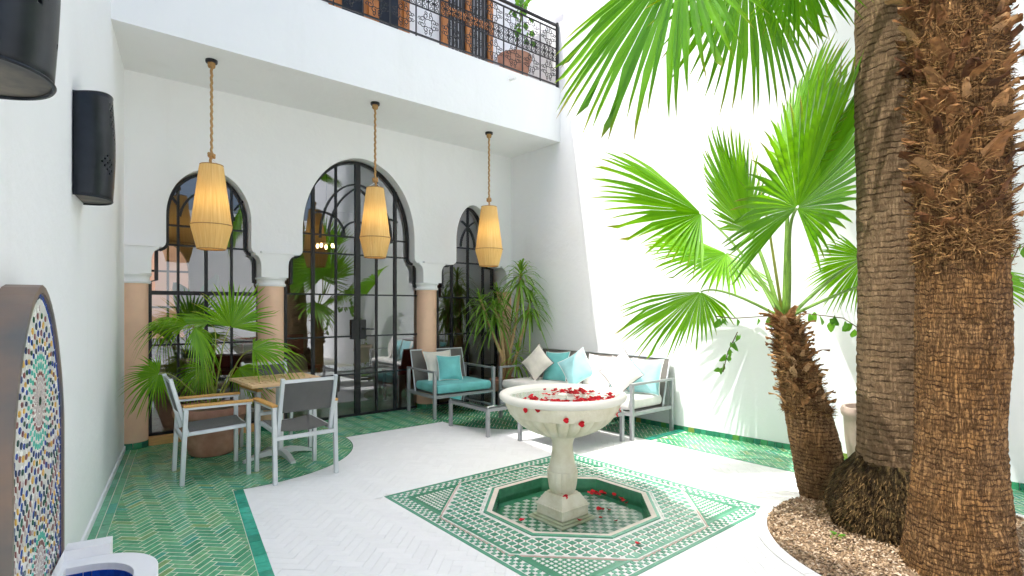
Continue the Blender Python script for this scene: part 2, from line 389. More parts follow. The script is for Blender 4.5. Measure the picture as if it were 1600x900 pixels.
M['bark2'] = bark('ringed_palm_bark', (.065, .040, .020), (.20, .122, .062), (.34, .235, .135), (.27, .175, .095), .22, 8.0, 3.5, .35)
M['roots'] = bark('root_mass', (.014, .008, .003), (.07, .042, .016), (.17, .11, .045), (.085, .07, .022), .4, 5.0, 12.0, .8, 1.0)
M['stub'] = tile_mat('leaf_base_stub', [(0, (.055, .024, .010)), (.35, (.13, .055, .022)), (.7, (.22, .105, .038)), (1, (.38, .22, .10))], .8, .2, .45)
M['rootfibre'] = tile_mat('root_fibre', [(0, (.025, .015, .006)), (.5, (.075, .046, .018)), (1, (.16, .10, .04))], .9, .1, .3)
M['stub_young'] = tile_mat('young_leaf_base_stub', [(0, (.10, .045, .018)), (.35, (.22, .105, .04)), (.7, (.36, .19, .075)), (1, (.55, .36, .18))], .8, .2, .4)
M['fibre'] = tile_mat('palm_fibre', [(0, (.06, .03, .012)), (.5, (.17, .085, .03)), (1, (.36, .21, .08))], .9, .2, .3)

# ------------------------------------------------------------------ plan of the place
# x runs along the arcade facade, y runs towards it, the fountain stands at the origin
LW0 = Vector((-2.906, 1.417)); LWD = Vector((.1596, .9872)); LWN = Vector((.9872, -.1596))
def lw(s, t, z=0.0):
    q = LW0 + LWD * s + LWN * t; return Vector((q.x, q.y, z))
def right_x(y): return 2.80 if y > .8 else 2.80 + (.8 - y) * .079
WX0, WY = -1.85, 3.12                       # white marble field
def left_edge(y): return WX0 - .148 * (1.91 - y)
WXR = 2.10; RC = 1.25
CORN = [(-1.72, 3.18), (2.10, 3.12), (2.10, -3.12), (-2.5, -3.12)]
BED = (1.2, -2.1); BEDR = 1.04; BEDRO = 1.125
OCT_IN = .575; OCT_RIM = .635; OCT_BIG = .93; SQ = 1.04
def octagon(ap):
    r = ap / math.cos(PI / 8); return [(r * math.cos(PI / 8 + k * PI / 4), r * math.sin(PI / 8 + k * PI / 4)) for k in range(8)]
def clip(poly, nx, ny, d):
    """keep nx*x+ny*y <= d"""
    out = []
    for i in range(len(poly)):
        p, q = poly[i], poly[(i + 1) % len(poly)]
        a, b = nx * p[0] + ny * p[1] - d, nx * q[0] + ny * q[1] - d
        if a <= 0: out.append(p)
        if a * b < 0:
            k = a / (a - b); out.append((p[0] + (q[0] - p[0]) * k, p[1] + (q[1] - p[1]) * k))
    return out if len(out) > 2 else []
def area(p): return abs(sum(p[i][0] * p[(i + 1) % len(p)][1] - p[(i + 1) % len(p)][0] * p[i][1] for i in range(len(p)))) / 2
def cen(p): return (sum(q[0] for q in p) / len(p), sum(q[1] for q in p) / len(p))
CA = math.radians(50); VD = Vector((math.cos(CA), math.sin(CA))); VR = Vector((math.sin(CA), -math.cos(CA)))
def nearness(x, y, z=0):
    """distance from the viewpoint if the spot shows in the photograph, else None"""
    q = Vector((x, y)) - Vector((-3.032, -2.919)); d = q.dot(VD)
    if d < .4: return None
    u = 800 + 850 * q.dot(VR) / d; v = 480 + 850 * (1.5 - z) / d
    return d if -10 < u < 1610 and v < 910 else None

def herring(W, n, ang, x0, x1, y0, y1, ox=0, oy=0):
    ca, sa = math.cos(ang), math.sin(ang); R = max(abs(x0), abs(x1), abs(y0), abs(y1)) * 1.5; k = int(R / W) + 2
    out = []
    for y in range(-k, k):
        x = y % (2 * n) - 2 * n * (k // (2 * n) + 1)
        while x < k:
            out.append((x, y, n, 1, 0)); x += 2 * n
    for x in range(-k, k):
        y = (x + 1) % (2 * n) - 2 * n * (k // (2 * n) + 1)
        while y < k:
            out.append((x, y, 1, n, 1)); y += 2 * n
    for (x, y, a, b, o) in out:
        cx, cy = (x + a / 2) * W + ox, (y + b / 2) * W + oy
        X, Y = cx * ca - cy * sa, cx * sa + cy * ca
        if x0 < X < x1 and y0 < Y < y1: yield X, Y, ang + (PI / 2 if o else 0)

def rect(X, Y, a, L, W):
    c, s = math.cos(a), math.sin(a)
    return [(X + i * L / 2 * c - j * W / 2 * s, Y + i * L / 2 * s + j * W / 2 * c) for i, j in ((-1, -1), (1, -1), (1, 1), (-1, 1))]

def lay(tiles, size, mat, zt, th, parent, nmax=300, jit=.0008, tilt=.003):
    """tiles: (X, Y, ang, whole?, polygon).  the nearest whole ones become objects, the rest one joined mesh"""
    whole = []
    for k, t in enumerate(tiles):
        if t[3]:
            d = nearness(t[0], t[1])
            if d: whole.append((d, k))
    whole.sort(); pick = set(k for _, k in whole[:nmax])
    mb = MB()
    L, W = size; e = .0025
    mb.add([(-L / 2, -W / 2, -th), (L / 2, -W / 2, -th), (L / 2, W / 2, -th), (-L / 2, W / 2, -th),
            (-L / 2, -W / 2, -e * .5), (L / 2, -W / 2, -e * .5), (L / 2, W / 2, -e * .5), (-L / 2, W / 2, -e * .5),
            (-L / 2 + e, -W / 2 + e, 0), (L / 2 - e, -W / 2 + e, 0), (L / 2 - e, W / 2 - e, 0), (-L / 2 + e, W / 2 - e, 0)],
           [(8, 9, 10, 11)] + [(i, (i + 1) % 4, 4 + (i + 1) % 4, 4 + i) for i in range(4)] + [(4 + i, 4 + (i + 1) % 4, 8 + (i + 1) % 4, 8 + i) for i in range(4)])
    me = mb.mesh('tile', mat)
    V = []; F = []
    for k, (X, Y, a, wh, poly) in enumerate(tiles):
        if k in pick:
            o = link('tile', me, parent, (X, Y, zt + random.uniform(-jit, jit)), (random.gauss(0, tilt), random.gauss(0, tilt), a))
        else:
            n = len(poly); b = len(V); z = zt + random.uniform(-jit, jit); tx, ty = random.gauss(0, tilt), random.gauss(0, tilt)
            V += [(p[0], p[1], z - th) for p in poly] + [(p[0], p[1], z + tx * (p[0] - X) + ty * (p[1] - Y)) for p in poly]
            F += [tuple(b + n + i for i in range(n))] + [(b + i, b + (i + 1) % n, b + n + (i + 1) % n, b + n + i) for i in range(n)]
    o = raw(V, F, 'tile_field', mat, parent); o['kind'] = 'stuff'

# ------------------------------------------------------------------ ground and floors
g = MB().add([(-60, -60, -.6), (60, -60, -.6), (60, 60, -.6), (-60, 60, -.6)], [(0, 1, 2, 3)]).build('ground', M['greywall']); tag(g, kind='structure')
room = [(-4.2, -6.2), (3.6, -6.2), (3.6, 4.40), (-2.2, 4.40), (-2.95, 4.40), (-3.6, 0)]
flo = MB().slab(room, [list(reversed(octagon(OCT_RIM)))], lambda p, d: (p[0], p[1], d), -.012, -.3).build('courtyard_floor', M['marble_grout']); tag(flo, kind='structure')
gfl = thing('green_tile_floor', None, None); gfl['kind'] = 'structure'
gbed = []
def sq_local(poly, X, Y):
    return poly
# white herringbone marble
S_W = .064; tiles = []
for X, Y, a in herring(S_W, 3, PI / 4, -2.7, 2.3, -3.3, 3.3):
    L, W = S_W * 3 - .0014, S_W - .0014
    p0 = rect(X, Y, a, L, W); p = p0
    p = clip(p, 0, 1, WY); p = p and clip(p, 1, 0, WXR); p = p and clip(p, 0, -1, WY)
    p = p and clip(p, -1, .148, -(WX0 - .148 * 1.91))
    for (cx, cy) in CORN:
        d = math.hypot(X - cx, Y - cy)
        if p and abs(d - RC) < .2 : p = clip(p, -(X - cx) / d, -(Y - cy) / d, -((X - cx) / d * cx + (Y - cy) / d * cy) - RC)
        elif d < RC: p = []
    if p:
        d = math.hypot(X - BED[0], Y - BED[1])
        if d < BEDRO - .2: p = []
        elif d < BEDRO + .2:
            nx, ny = (X - BED[0]) / d, (Y - BED[1]) / d; p = clip(p, -nx, -ny, -(nx * BED[0] + ny * BED[1]) - BEDRO)
    if p and max(abs(X), abs(Y)) < SQ + .2:
        q = cen(p)
        if max(abs(q[0]), abs(q[1])) < SQ - .08: p = []
        elif abs(q[0]) > abs(q[1]): sg = 1 if q[0] > 0 else -1; p = clip(p, -sg, 0, -SQ)
        else: sg = 1 if q[1] > 0 else -1; p = clip(p, 0, -sg, -SQ)
    if p and area(p) > 1e-4: tiles.append((X, Y, a, abs(area(p) - area(p0)) < 1e-7, p))
lay(tiles, (S_W * 3 - .0014, S_W - .0014), M['marble'], 0, .012, flo, jit=.0003, tilt=.0012)
# green herringbone
S_G = .047; tiles = []
def inwhite(x, y):
    if y > WY or y < -WY or x > WXR or x < left_edge(y) - .08: return False
    return all(math.hypot(x - cx, y - cy) > RC for cx, cy in CORN)
STY = (.77, .845)
for X, Y, a in herring(S_G, 3, PI / 4, -3.3, 3.1, -3.6, 4.45, .01, .02):
    L, W = S_G * 3 - .007, S_G - .007
    p0 = rect(X, Y, a, L, W); p = p0
    if all(inwhite(*q) for q in p0) or not any(nearness(*q) for q in p0): continue
    el = left_edge(Y) - .08
    if el < X < WXR and -WY < Y < WY:                       # inside the rectangle of the white field
        cand = [(abs(math.hypot(X - c[0], Y - c[1]) - RC), c) for c in CORN] + [((X - el), 'l'), (WXR - X, 'r'), (WY - Y, 't')]
        incirc = any(math.hypot(X - c[0], Y - c[1]) < RC for c in CORN)
        if incirc: cand = cand[:4]
        d_, c = min(cand, key=lambda q: q[0])
        if c == 'l': p = clip(p, 1, -.148, WX0 - .148 * 1.91 - .08)
        elif c == 't': p = clip(p, 0, -1, -WY - .008)
        elif c == 'r': p = clip(p, -1, 0, -WXR - .008)
        else:
            d = math.hypot(X - c[0], Y - c[1])
            if d > .1: nx, ny = (X - c[0]) / d, (Y - c[1]) / d; p = clip(p, nx, ny, nx * c[0] + ny * c[1] + RC - .012)
    elif not any(math.hypot(X - c[0], Y - c[1]) < RC for c in CORN):
        if X < el: p = clip(p, 1, -.148, WX0 - .148 * 1.91 - .08)
        elif Y > WY: p = clip(p, 0, -1, -WY - .008)
        elif X > WXR: p = clip(p, -1, 0, -WXR - .008)
    # border strips along the walls
    if p: p = clip(p, -LWN.x, -LWN.y, -(LWN.x * LW0.x + LWN.y * LW0.y) - .115)
    if p: p = clip(p, 0, 1, 4.20)
    if p: p = clip(p, 1, .079 if Y < .8 else 0, (2.80 + .8 * .079 if Y < .8 else 2.80) - .012)
    if p and X > WXR:
        if STY[0] < Y < STY[1]: p = []
        elif Y >= STY[1]: p = clip(p, 0, -1, -STY[1] - .005)
        else: p = clip(p, 0, 1, STY[0] - .005)
    if p and math.hypot(X - BED[0], Y - BED[1]) < BEDRO - .05: p = []
    if p and area(p) > 5e-5: tiles.append((X, Y, a, abs(area(p) - area(p0)) < 1e-7, p))
lay(tiles, (S_G * 3 - .007, S_G - .007), M['green'], .001, .010, gfl, jit=.0005, tilt=.004)
# cream grout bed under the green tiles (rectangular sheets just over the slab)
gb = MB()
xs = [i * .1 for i in range(-34, 32)]
for i in range(-34, 32):
    for j in range(-36, 44):
        x, y = i * .1, j * .1
        if any(not inwhite(x + u, y + v) for u in (0, .1) for v in (0, .1)) and math.hypot(x + .05 - BED[0], y + .05 - BED[1]) > .9 and x > LW0.x + (y - LW0.y) * .1617 - .15:
            gb.add([(x, y, -.0012), (x + .1, y, -.0012), (x + .1, y + .1, -.0012), (x, y + .1, -.0012)], [(0, 1, 2, 3)])
gb.build('grout_bed', M['grout'], gfl)
# teal border tiles at the left edge of the white field and the strip across the right bay
mb = MB().box(-.037, .037, -.055, .055, -.010, .003); tme = mb.mesh('border_tile', M['teal'])
y = 1.88; k = 0
while y > -1.6:
    if nearness(left_edge(y) - .04, y): link('border_tile', tme, gfl, (left_edge(y) - .0385, y, random.uniform(-.001, .001)), (0, 0, math.atan(-.148)))
    y -= .1135
x = WXR + .06
while x < 2.78:
    link('border_tile', tme, gfl, (x, sum(STY) / 2, .012), (0, 0, PI / 2)); x += .1135
# thin dark edging along the arcs and straight sides
e = MB()
for (cx, cy), a0, a1 in ((CORN[0], -98, 0), (CORN[1], 180, 270), (CORN[2], 90, 180)):
    P = [(cx + math.cos(math.radians(a0 + (a1 - a0) * i / 30)), cy + math.sin(math.radians(a0 + (a1 - a0) * i / 30))) for i in range(31)]
    for i in range(30):
        u = Vector((P[i][0] - cx, P[i][1] - cy)); v = Vector((P[i + 1][0] - cx, P[i + 1][1] - cy)); c = Vector((cx, cy))
        q = [c + u * (RC - .01), c + v * (RC - .01), c + v * (RC + .002), c + u * (RC + .002)]
        e.add([(a.x, a.y, .0015) for a in q], [(0, 1, 2, 3)])
e.add([(CORN[0][0] + RC, WY - .002, .0015), (CORN[1][0] - RC, WY - .002, .0015), (CORN[1][0] - RC, WY + .01, .0015), (CORN[0][0] + RC, WY + .01, .0015)], [(0, 1, 2, 3)])
e.add([(WXR - .002, -1.87, .0015), (WXR + .01, -1.87, .0015), (WXR + .01, 1.87, .0015), (WXR - .002, 1.87, .0015)], [(0, 1, 2, 3)])
e.build('edging', M['zdark'], gfl)
# two rows of long border tiles along the left wall
for row in range(2):
    me = MB().box(-.026, .026, -.115, .115, -.01, .002).mesh('border_tile', M['green'])
    s = -2.6
    while s < 2.78:
        q = lw(s, .028 + row * .058)
        if nearness(q.x, q.y): link('border_tile', me, gfl, (q.x, q.y, random.uniform(-.001, .001)), (0, 0, math.atan2(LWD.y, LWD.x) - PI / 2))
        s += .236

# ------------------------------------------------------------------ zellige field of the fountain
zel = thing('zellige_floor', None, None); zel['kind'] = 'structure'
def ring_sheet(o, i, z, name, mat): return MB().slab(o, [list(reversed(i))], lambda p, d: (p[0], p[1], d), z, z - .010).build(name, mat, zel)
ring_sheet([(-SQ, -SQ), (SQ, -SQ), (SQ, SQ), (-SQ, SQ)], octagon(OCT_RIM), -.003, 'mortar_bed', M['zwhite'])
pieces = []   # (mat index, polygon)
def inoct(x, y, ap): return max(abs(x), abs(y)) < ap and (abs(x) + abs(y)) < ap * math.sqrt(2)
def octclip(p, ap, inside=True):
    if inside:
        for k in range(8):
            a = k * PI / 4; p = p and clip(p, math.cos(a), math.sin(a), ap)
        return p
    X, Y = cen(p); k = max(range(8), key=lambda k: X * math.cos(k * PI / 4) + Y * math.sin(k * PI / 4)); a = k * PI / 4
    return clip(p, -math.cos(a), -math.sin(a), -ap)
cs = .060
n = int(SQ / cs) + 2
for i in range(-n, n):
    for j in range(-n, n):
        x, y = (i + .5) * cs, (j + .5) * cs
        if not inoct(x, y, OCT_BIG - .012) or inoct(x, y, OCT_RIM + .02): continue
        g_ = cs * .335
        p = [(x - g_, y - g_), (x + g_, y - g_), (x + g_, y + g_), (x - g_, y + g_)]
        p = octclip(p, OCT_BIG - .03); p = p and octclip(p, OCT_RIM + .035, False)
        if p and area(p) > 2e-4: pieces.append((0, p))
        d = .0065; u, v = x + cs / 2, y + cs / 2
        if inoct(u, v, OCT_BIG - .04) and not inoct(u, v, OCT_RIM + .045): pieces.append((2, [(u - d, v), (u, v - d), (u + d, v), (u, v + d)]))
# framing lines round both octagons
def oct_band(a0, a1, m, seg=1):
    A, B = octagon(a0), octagon(a1)
    for k in range(8): pieces.append((m, [A[k], A[(k + 1) % 8], B[(k + 1) % 8], B[k]]))
oct_band(OCT_BIG - .018, OCT_BIG - .007, 1); oct_band(OCT_BIG - .003, OCT_BIG + .005, 2)
oct_band(OCT_RIM + .022, OCT_RIM + .032, 1)
# corner triangles: fine green lattice with white squares
SB = .885   # inner edge of the outer border
for i in range(-40, 40):
    for j in range(-40, 40):
        c = .036; x, y = (i + .5) * c, (j + .5) * c
        if max(abs(x), abs(y)) > SB - .01 or abs(x) + abs(y) < (OCT_BIG + .02) * math.sqrt(2): continue
        g_ = c * .27; pieces.append((1, [(x - g_, y - g_), (x + g_, y - g_), (x + g_, y + g_), (x - g_, y + g_)]))
for sx in (1, -1):
    for sy in (1, -1):
        t0 = (OCT_BIG + .012) * math.sqrt(2)
        pieces.append((5, [(sx * (t0 - SB), sy * SB), (sx * SB, sy * SB), (sx * SB, sy * (t0 - SB))]))
# outer border: two green lines and a checker band
def frame(a, b, m):
    for q in ([(-b, -b), (b, -b), (a, -a), (-a, -a)], [(b, -b), (b, b), (a, a), (a, -a)], [(b, b), (-b, b), (-a, a), (a, a)], [(-b, b), (-b, -b), (-a, -a), (-a, a)]): pieces.append((m, q))
frame(SB + .002, SB + .024, 3); frame(SQ - .030, SQ - .004, 3)
c = .0285; nb = int(2 * (SQ - .034) / c)
for side in range(4):
    for i in range(nb):
        for r in range(3):
            if (i + r) % 2: continue
            u = -(SQ - .034) + i * c; v0 = SB + .030 + r * c
            if abs(u + c / 2) > v0 + c: continue
            q = [(u + .001, v0), (u + c - .001, v0), (u + c - .001, v0 + c - .002), (u + .001, v0 + c - .002)]
            ca, sa = math.cos(side * PI / 2), math.sin(side * PI / 2)
            pieces.append((0 if (i * 7 + r) % 9 else 4, [(x * ca - y * sa, x * sa + y * ca) for x, y in q]))
zm = [M['zgreen'], M['zwhite'], M['zpink'], M['zgreen'], M['zdark'], M['zdark']]
order = []
for k, (m, p) in enumerate(pieces):
    if m in (0, 4):
        q = cen(p); d = nearness(*q)
        if d and area(p) > .0011: order.append((d, k))
order.sort(); pick = set(k for _, k in order[:300])
gs = cs * .335
sqme = MB().box(-gs, gs, -gs, gs, -.004, 0).mesh('zellige_piece', M['zgreen'])
V = []; F = []; MI = []
for k, (m, p) in enumerate(pieces):
    h = {1: .0012, 2: .0010, 5: -.0012}.get(m, .0008) + random.uniform(-.0003, .0003)
    if m == 1: h += .0008
    if k in pick:
        q = cen(p); link('zellige_piece', sqme, zel, (q[0], q[1], h), (random.gauss(0, .008), random.gauss(0, .008), 0)); continue
    b = len(V); nn = len(p)
    V += [(x, y, h - .004) for x, y in p] + [(x, y, h) for x, y in p]
    F += [tuple(b + nn + i for i in range(nn))] + [(b + i, b + (i + 1) % nn, b + nn + (i + 1) % nn, b + nn + i) for i in range(nn)]; MI += [m] * (nn + 1)
o = raw(V, F, 'zellige_field', zm, zel, mi=MI); o['kind'] = 'stuff'
# sunken octagonal basin
A, B = octagon(OCT_RIM), octagon(OCT_IN)
rim = MB()
for k in range(8):
    a, b_, c_, d_ = A[k], A[(k + 1) % 8], B[(k + 1) % 8], B[k]
    rim.mat(0).add([(*a, .006), (*b_, .006), (b_[0] * .965, b_[1] * .965, .008), (a[0] * .965, a[1] * .965, .008)], [(0, 1, 2, 3)])
    rim.mat(1).add([(a[0] * .965, a[1] * .965, .008), (b_[0] * .965, b_[1] * .965, .008), (*c_, .004), (*d_, .004)], [(0, 1, 2, 3)])
    rim.mat(2).add([(*d_, .004), (*c_, .004), (*c_, -.16), (*d_, -.16)], [(0, 1, 2, 3)])
    rim.mat(0).add([(*a, .006), (*b_, .006), (*b_, -.02), (*a, -.02)], [(0, 1, 2, 3)])
rim.build('basin_wall', [M['zgreen'], M['stonepink'], M['zdark']], zel)
bf = MB().mat(0); bf.add([(x, y, -.115) for x, y in octagon(OCT_IN + .01)], [tuple(range(8))]); bf.mat(1)
c = .05
for i in range(-13, 13):
    for j in range(-13, 13):
        if (i + j) % 2: continue
        x, y = (i + .5) * c, (j + .5) * c
        if inoct(x, y, OCT_IN - .06): bf.add([(x - c * .48, y - c * .48, -.113), (x + c * .48, y - c * .48, -.113), (x + c * .48, y + c * .48, -.113), (x - c * .48, y + c * .48, -.113)], [(0, 1, 2, 3)])
bf.build('basin_floor', [M['zgreen'], M['zwhite']], zel)
tag(MB().add([(x, y, -.075) for x, y in octagon(OCT_IN)], [tuple(range(8))]).build('water', M['water']), kind='structure')

# ------------------------------------------------------------------ fountain
FX, FY = -.046, .036
ft = thing('fountain', 'carved cream stone pedestal fountain with a wide fluted bowl of water', 'fountain', (FX, FY, 0))
pl_ = MB()
for (h0, z0, h1, z1) in ((.19, -.114, .19, -.100), (.165, -.100, .165, -.086), (.140, -.086, .140, -.012), (.150, -.012, .150, .0), (.143, .0, .095, .082), (.085, .082, .085, .092)):
    pl_.add([(-h0, -h0, z0), (h0, -h0, z0), (h0, h0, z0), (-h0, h0, z0), (-h1, -h1, z1), (h1, -h1, z1), (h1, h1, z1), (-h1, h1, z1)],
            [(0, 3, 2, 1), (4, 5, 6, 7), (0, 1, 5, 4), (1, 2, 6, 5), (2, 3, 7, 6), (3, 0, 4, 7)])
pl_.build('plinth', M['stone'], ft, bevel=.005)
def fl_low(a, z):
    if z < .09 or z > .255: return 1
    return 1 - .055 * (1 - abs(math.cos(a * 7))) ** 2.2
vp = [(.07, .085), (.090, .09), (.102, .11), (.110, .15), (.116, .20), (.118, .235), (.116, .2549), (.108, .2551), (.100, .29), (.088, .35), (.080, .40), (.079, .45), (.086, .485), (.100, .505), (.104, .52), (.09, .53)]
MB().lathe(vp, 112, flute=fl_low).build('stem', M['stone'], ft, smooth=45)
def fl_bowl(a, z):
    if z < .53 or z > .688: return 1
    return 1 - .085 * (1 - abs(math.cos(a * 12))) ** 1.5
bp = [(.10, .515), (.15, .525), (.21, .545), (.27, .572), (.32, .603), (.362, .64), (.392, .675), (.402, .687), (.408, .6905), (.412, .700), (.432, .745), (.446, .785)]
MB().lathe(bp, 192, flute=fl_bowl, capt=False).build('bowl', M['stone'], ft, smooth=50)
rp = [(.446, .785), (.470, .795), (.485, .812), (.488, .828), (.482, .842), (.466, .850), (.445, .850), (.425, .843), (.41, .825), (.36, .79), (.25, .76), (.1, .75)]
MB().lathe(rp, 96, capb=False).build('rim', M['stone_rim'], ft, smooth=60)
wt = MB().lathe([(.02, .822), (.41, .822)], 64, capb=True, capt=False).build('bowl_water', M['water2'], ft)
MB().lathe([(.035, .75), (.035, .83), (.02, .84), (.012, .84)], 16).build('spout', M['stone_rim'], ft, smooth=True)
# rose petals
def petal_mesh(s):
    V = [(0, 0, 0)]; F = []; n = 12
    for q in (.55, 1):
        for k in range(n):
            a = 2 * PI * k / n; x, y = q * math.cos(a), q * math.sin(a)
            if y < 0: x *= 1 - .45 * -y
            if y > .6: y -= .25 * (1 - abs(x) * 2) if abs(x) < .5 else 0
            V.append((x * s * .55, y * s * .6, s * (.35 * x * x + .18 * y * y * q) + random.uniform(0, .06) * s))
    for k in range(n): F += [(0, 1 + k, 1 + (k + 1) % n), (1 + k, 1 + n + k, 1 + n + (k + 1) % n, 1 + (k + 1) % n)]
    me = bpy.data.meshes.new('rose_petal'); me.from_pydata(V, [], F); me.materials.append(M['petal']); me.polygons.foreach_set('use_smooth', [True] * len(F)); return me
PM = [petal_mesh(s) for s in (.024, .030, .036, .042)]
def petal(x, y, z, label, group, rot=None, big=0):
    o = link('rose_petal', random.choice(PM[big:]), None, (x, y, z), rot or (random.gauss(0, .25), random.gauss(0, .25), random.uniform(0, 6.3)))
    tag(o, label, 'petal', group)
for k in range(150):
    t_ = random.random()
    if t_ < .55: a = math.radians(random.uniform(165, 330)); r = random.uniform(.26, .39)
    elif t_ < .85: a = math.radians(random.gauss(20, 28)); r = random.uniform(.08, .30)
    else: a = random.uniform(0, 6.3); r = random.uniform(.05, .40)
    petal(FX + r * math.cos(a), FY + r * math.sin(a), .826, 'red rose petal floating on the water of the fountain bowl', 'petals in the fountain bowl')
for deg, z, r in ((190, .775, .449), (203, .79, .455), (228, .72, .427), (243, .69, .412), (297, .745, .437), (292, .715, .425), (236, .085, .110)):
    a = math.radians(deg)
    petal(FX + r * math.cos(a), FY + r * math.sin(a), z, 'red rose petal stuck to the outside of the fountain stone', 'petals stuck on the fountain', (0, PI / 2, a), 2)
for x, y in ((-.40, .10), (.08, -.24), (.22, -.14), (.25, -.17), (.20, -.12), (.12, -.35), (.50, -.12), (.47, -.17), (.52, -.08), (.44, .12), (.47, .14), (.50, .09), (.46, .17), (.43, .19), (.48, .2), (.55, .02), (.41, .15), (.52, .13), (.45, .10), (-.08, -.17)):
    petal(x, y, -.071, 'red rose petal floating in the sunken octagonal pool', 'petals in the sunken pool', None, 1)
petal(-.22, -.80, .006, 'red rose petal lying on the green and white mosaic paving', 'petal', None, 2)

# ------------------------------------------------------------------ planting bed
bed = MB(); R_ = 48
bed.add([(BED[0], BED[1], .05)] + [(BED[0] + r * math.cos(2 * PI * k / R_), BED[1] + r * math.sin(2 * PI * k / R_), z) for r, z in ((.5, .045), (.85, .025), (BEDR + .01, -.005)) for k in range(R_)],
        [(0, 1 + k, 1 + (k + 1) % R_) for k in range(R_)] + [(1 + i * R_ + k, 1 + (i + 1) * R_ + k, 1 + (i + 1) * R_ + (k + 1) % R_, 1 + i * R_ + (k + 1) % R_) for i in range(2) for k in range(R_)])
tag(bed.build('planting_bed', M['soil'], smooth='all'), kind='structure')
kb = thing('bed_border', None, None); kb['kind'] = 'structure'
for k in range(44):
    a0, a1 = 2 * PI * (k + .012) / 44, 2 * PI * (k + .988) / 44
    P = [(BED[0] + r * math.cos(a), BED[1] + r * math.sin(a)) for r, a in ((BEDR, a0), (BEDRO - .004, a0), (BEDRO - .004, (a0 + a1) / 2), (BEDRO - .004, a1), (BEDR, a1), (BEDR, (a0 + a1) / 2))]
    MB().prism(P, -.02, .004 + random.uniform(0, .001)).build('border_stone', M['marble'], kb)
V = []; F = []
for k in range(26000):
    a = random.uniform(0, 6.3); r = BEDR * math.sqrt(random.random()) * .995
    x, y = BED[0] + r * math.cos(a), BED[1] + r * math.sin(a)
    if not nearness(x, y): continue
    z = .056 - .055 * (r / BEDR) ** 2 + random.uniform(0, .014); L = random.uniform(.005, .014); W = L * random.uniform(.35, .8)
    q = Matrix.Rotation(random.uniform(0, 6.3), 3, 'Z') @ Matrix.Rotation(random.gauss(0, .5), 3, 'X') @ Matrix.Rotation(random.gauss(0, .5), 3, 'Y')
    b = len(V)
    for p in ((-L, -W, 0), (L, -W * .6, 0), (L * .8, W, 0), (-L * .9, W * .7, 0), (0, 0, W * .7)): V.append(tuple(Vector((x, y, z)) + q @ Vector(p)))
    F += [(b, b + 1, b + 4), (b + 1, b + 2, b + 4), (b + 2, b + 3, b + 4), (b + 3, b, b + 4)]
o = raw(V, F, 'bark_mulch', M['mulch']); tag(o, 'brown bark chips covering the round planting bed', 'mulch', kind='stuff')

# ------------------------------------------------------------------ walls
wl = MB(); P0, P1 = lw(-6.5, 0), lw(3.4, 0); Q0, Q1 = lw(-6.5, -.4), lw(3.4, -.4)
wl.prism([(P0.x, P0.y), (P1.x, P1.y), (Q1.x, Q1.y), (Q0.x, Q0.y)], -.1, 8.1)
wa = thing('courtyard_wall', 'tall white plaster wall on the left carrying the black lamps and mosaic panel', 'wall')
wl.build('wall_face', M['plaster'], wa)
MB().add([tuple(lw(-6.4, .012, 0)), tuple(lw(2.75, .012, 0)), tuple(lw(2.75, .012, .05)), tuple(lw(-6.4, .012, .05)), tuple(lw(-6.4, .0005, .055)), tuple(lw(2.75, .0005, .055))], [(0, 1, 2, 3), (3, 2, 5, 4)]).build('wall_foot', M['plaster'], wa)
wr = thing('courtyard_wall', 'sunlit white plaster wall behind the long sofa and the palms', 'wall')
pts = [(right_x(y), y) for y in (-6.2, -2.5, .8, 4.6)]
pr_ = pts + [(p[0] + .35, p[1]) for p in reversed(pts)]
mb = MB(); mb.prism(pr_, -.1, 5.80); mb.build('wall_face', M['plaster'], wr)
sk = MB().box(-.004, .008, -.036, .036, 0, .058).mesh('skirting_tile', M['skirt'])
y = 3.98
while y > -2.7:
    link('skirting_tile', sk, wr, (right_x(y) - .008, y, random.uniform(-.001, .001)), (0, 0, 0 if y > .8 else math.atan(.079))); y -= .0765
MB().prism([(-4.4, -6.6), (3.9, -6.6), (3.9, -6.2), (-4.4, -6.2)], -.1, 4.2).build('wall_face', M['plaster'], thing('courtyard_wall', 'white plaster wall closing the courtyard behind the viewer', 'wall'))
gw = thing('neighbour_wall', 'wall with shade painted in as pale grey, rising behind the top of the sunlit white wall', 'wall')
MB().box(4.3, 4.6, -6, 9, 0, 9.0).build('wall_face', M['greywall'], gw)  # grey base colour stands in for the shade on this set-back wall

# ------------------------------------------------------------------ arcade facade
YF, YG = 4.05, 4.22
OPEN = {'L': dict(c=-1.675, hu=.415, hm=.515, hl=.575, sp=2.50, ap=3.05), 'C': dict(c=.165, hu=.785, hm=.905, hl=.975, sp=2.46, ap=3.50), 'R': dict(c=2.03, hu=.315, hm=.50, hl=.585, sp=2.50, ap=3.09)}
ZI, ZN, ZC = 2.21, 2.13, 1.78
def arch_pts(o, grow=0, n=18):
    """points of the arch from the right spring over the apex to the left spring"""
    out = []; h = o['hu'] + grow; r = o['ap'] + grow - o['sp']
    for i in range(2 * n + 1):
        t = PI * i / (2 * n); s_, c_ = math.sin(t), math.cos(t)
        z = o['sp'] + r * (s_ ** .96 if s_ > 0 else 0); x = h * (abs(c_) ** 1.04) * (1 if c_ >= 0 else -1)
        out.append((o['c'] + x, z))
    return out
def opening(o, grow=0):
    """outline of the opening above the capitals, right to left"""
    h, hm = o['hu'] + grow, o['hm'] + grow; c = o['c']
    cur = [(c + hm - (hm - h) * math.sin(t), ZN + (ZI - ZN) * (1 - math.cos(t))) for t in [k * PI / 8 for k in range(5)]]
    left = [(2 * c - x, z) for x, z in reversed(cur)]
    return [(c + hm, 2.09)] + cur + arch_pts(o, grow) + left + [(c - hm, 2.09)]
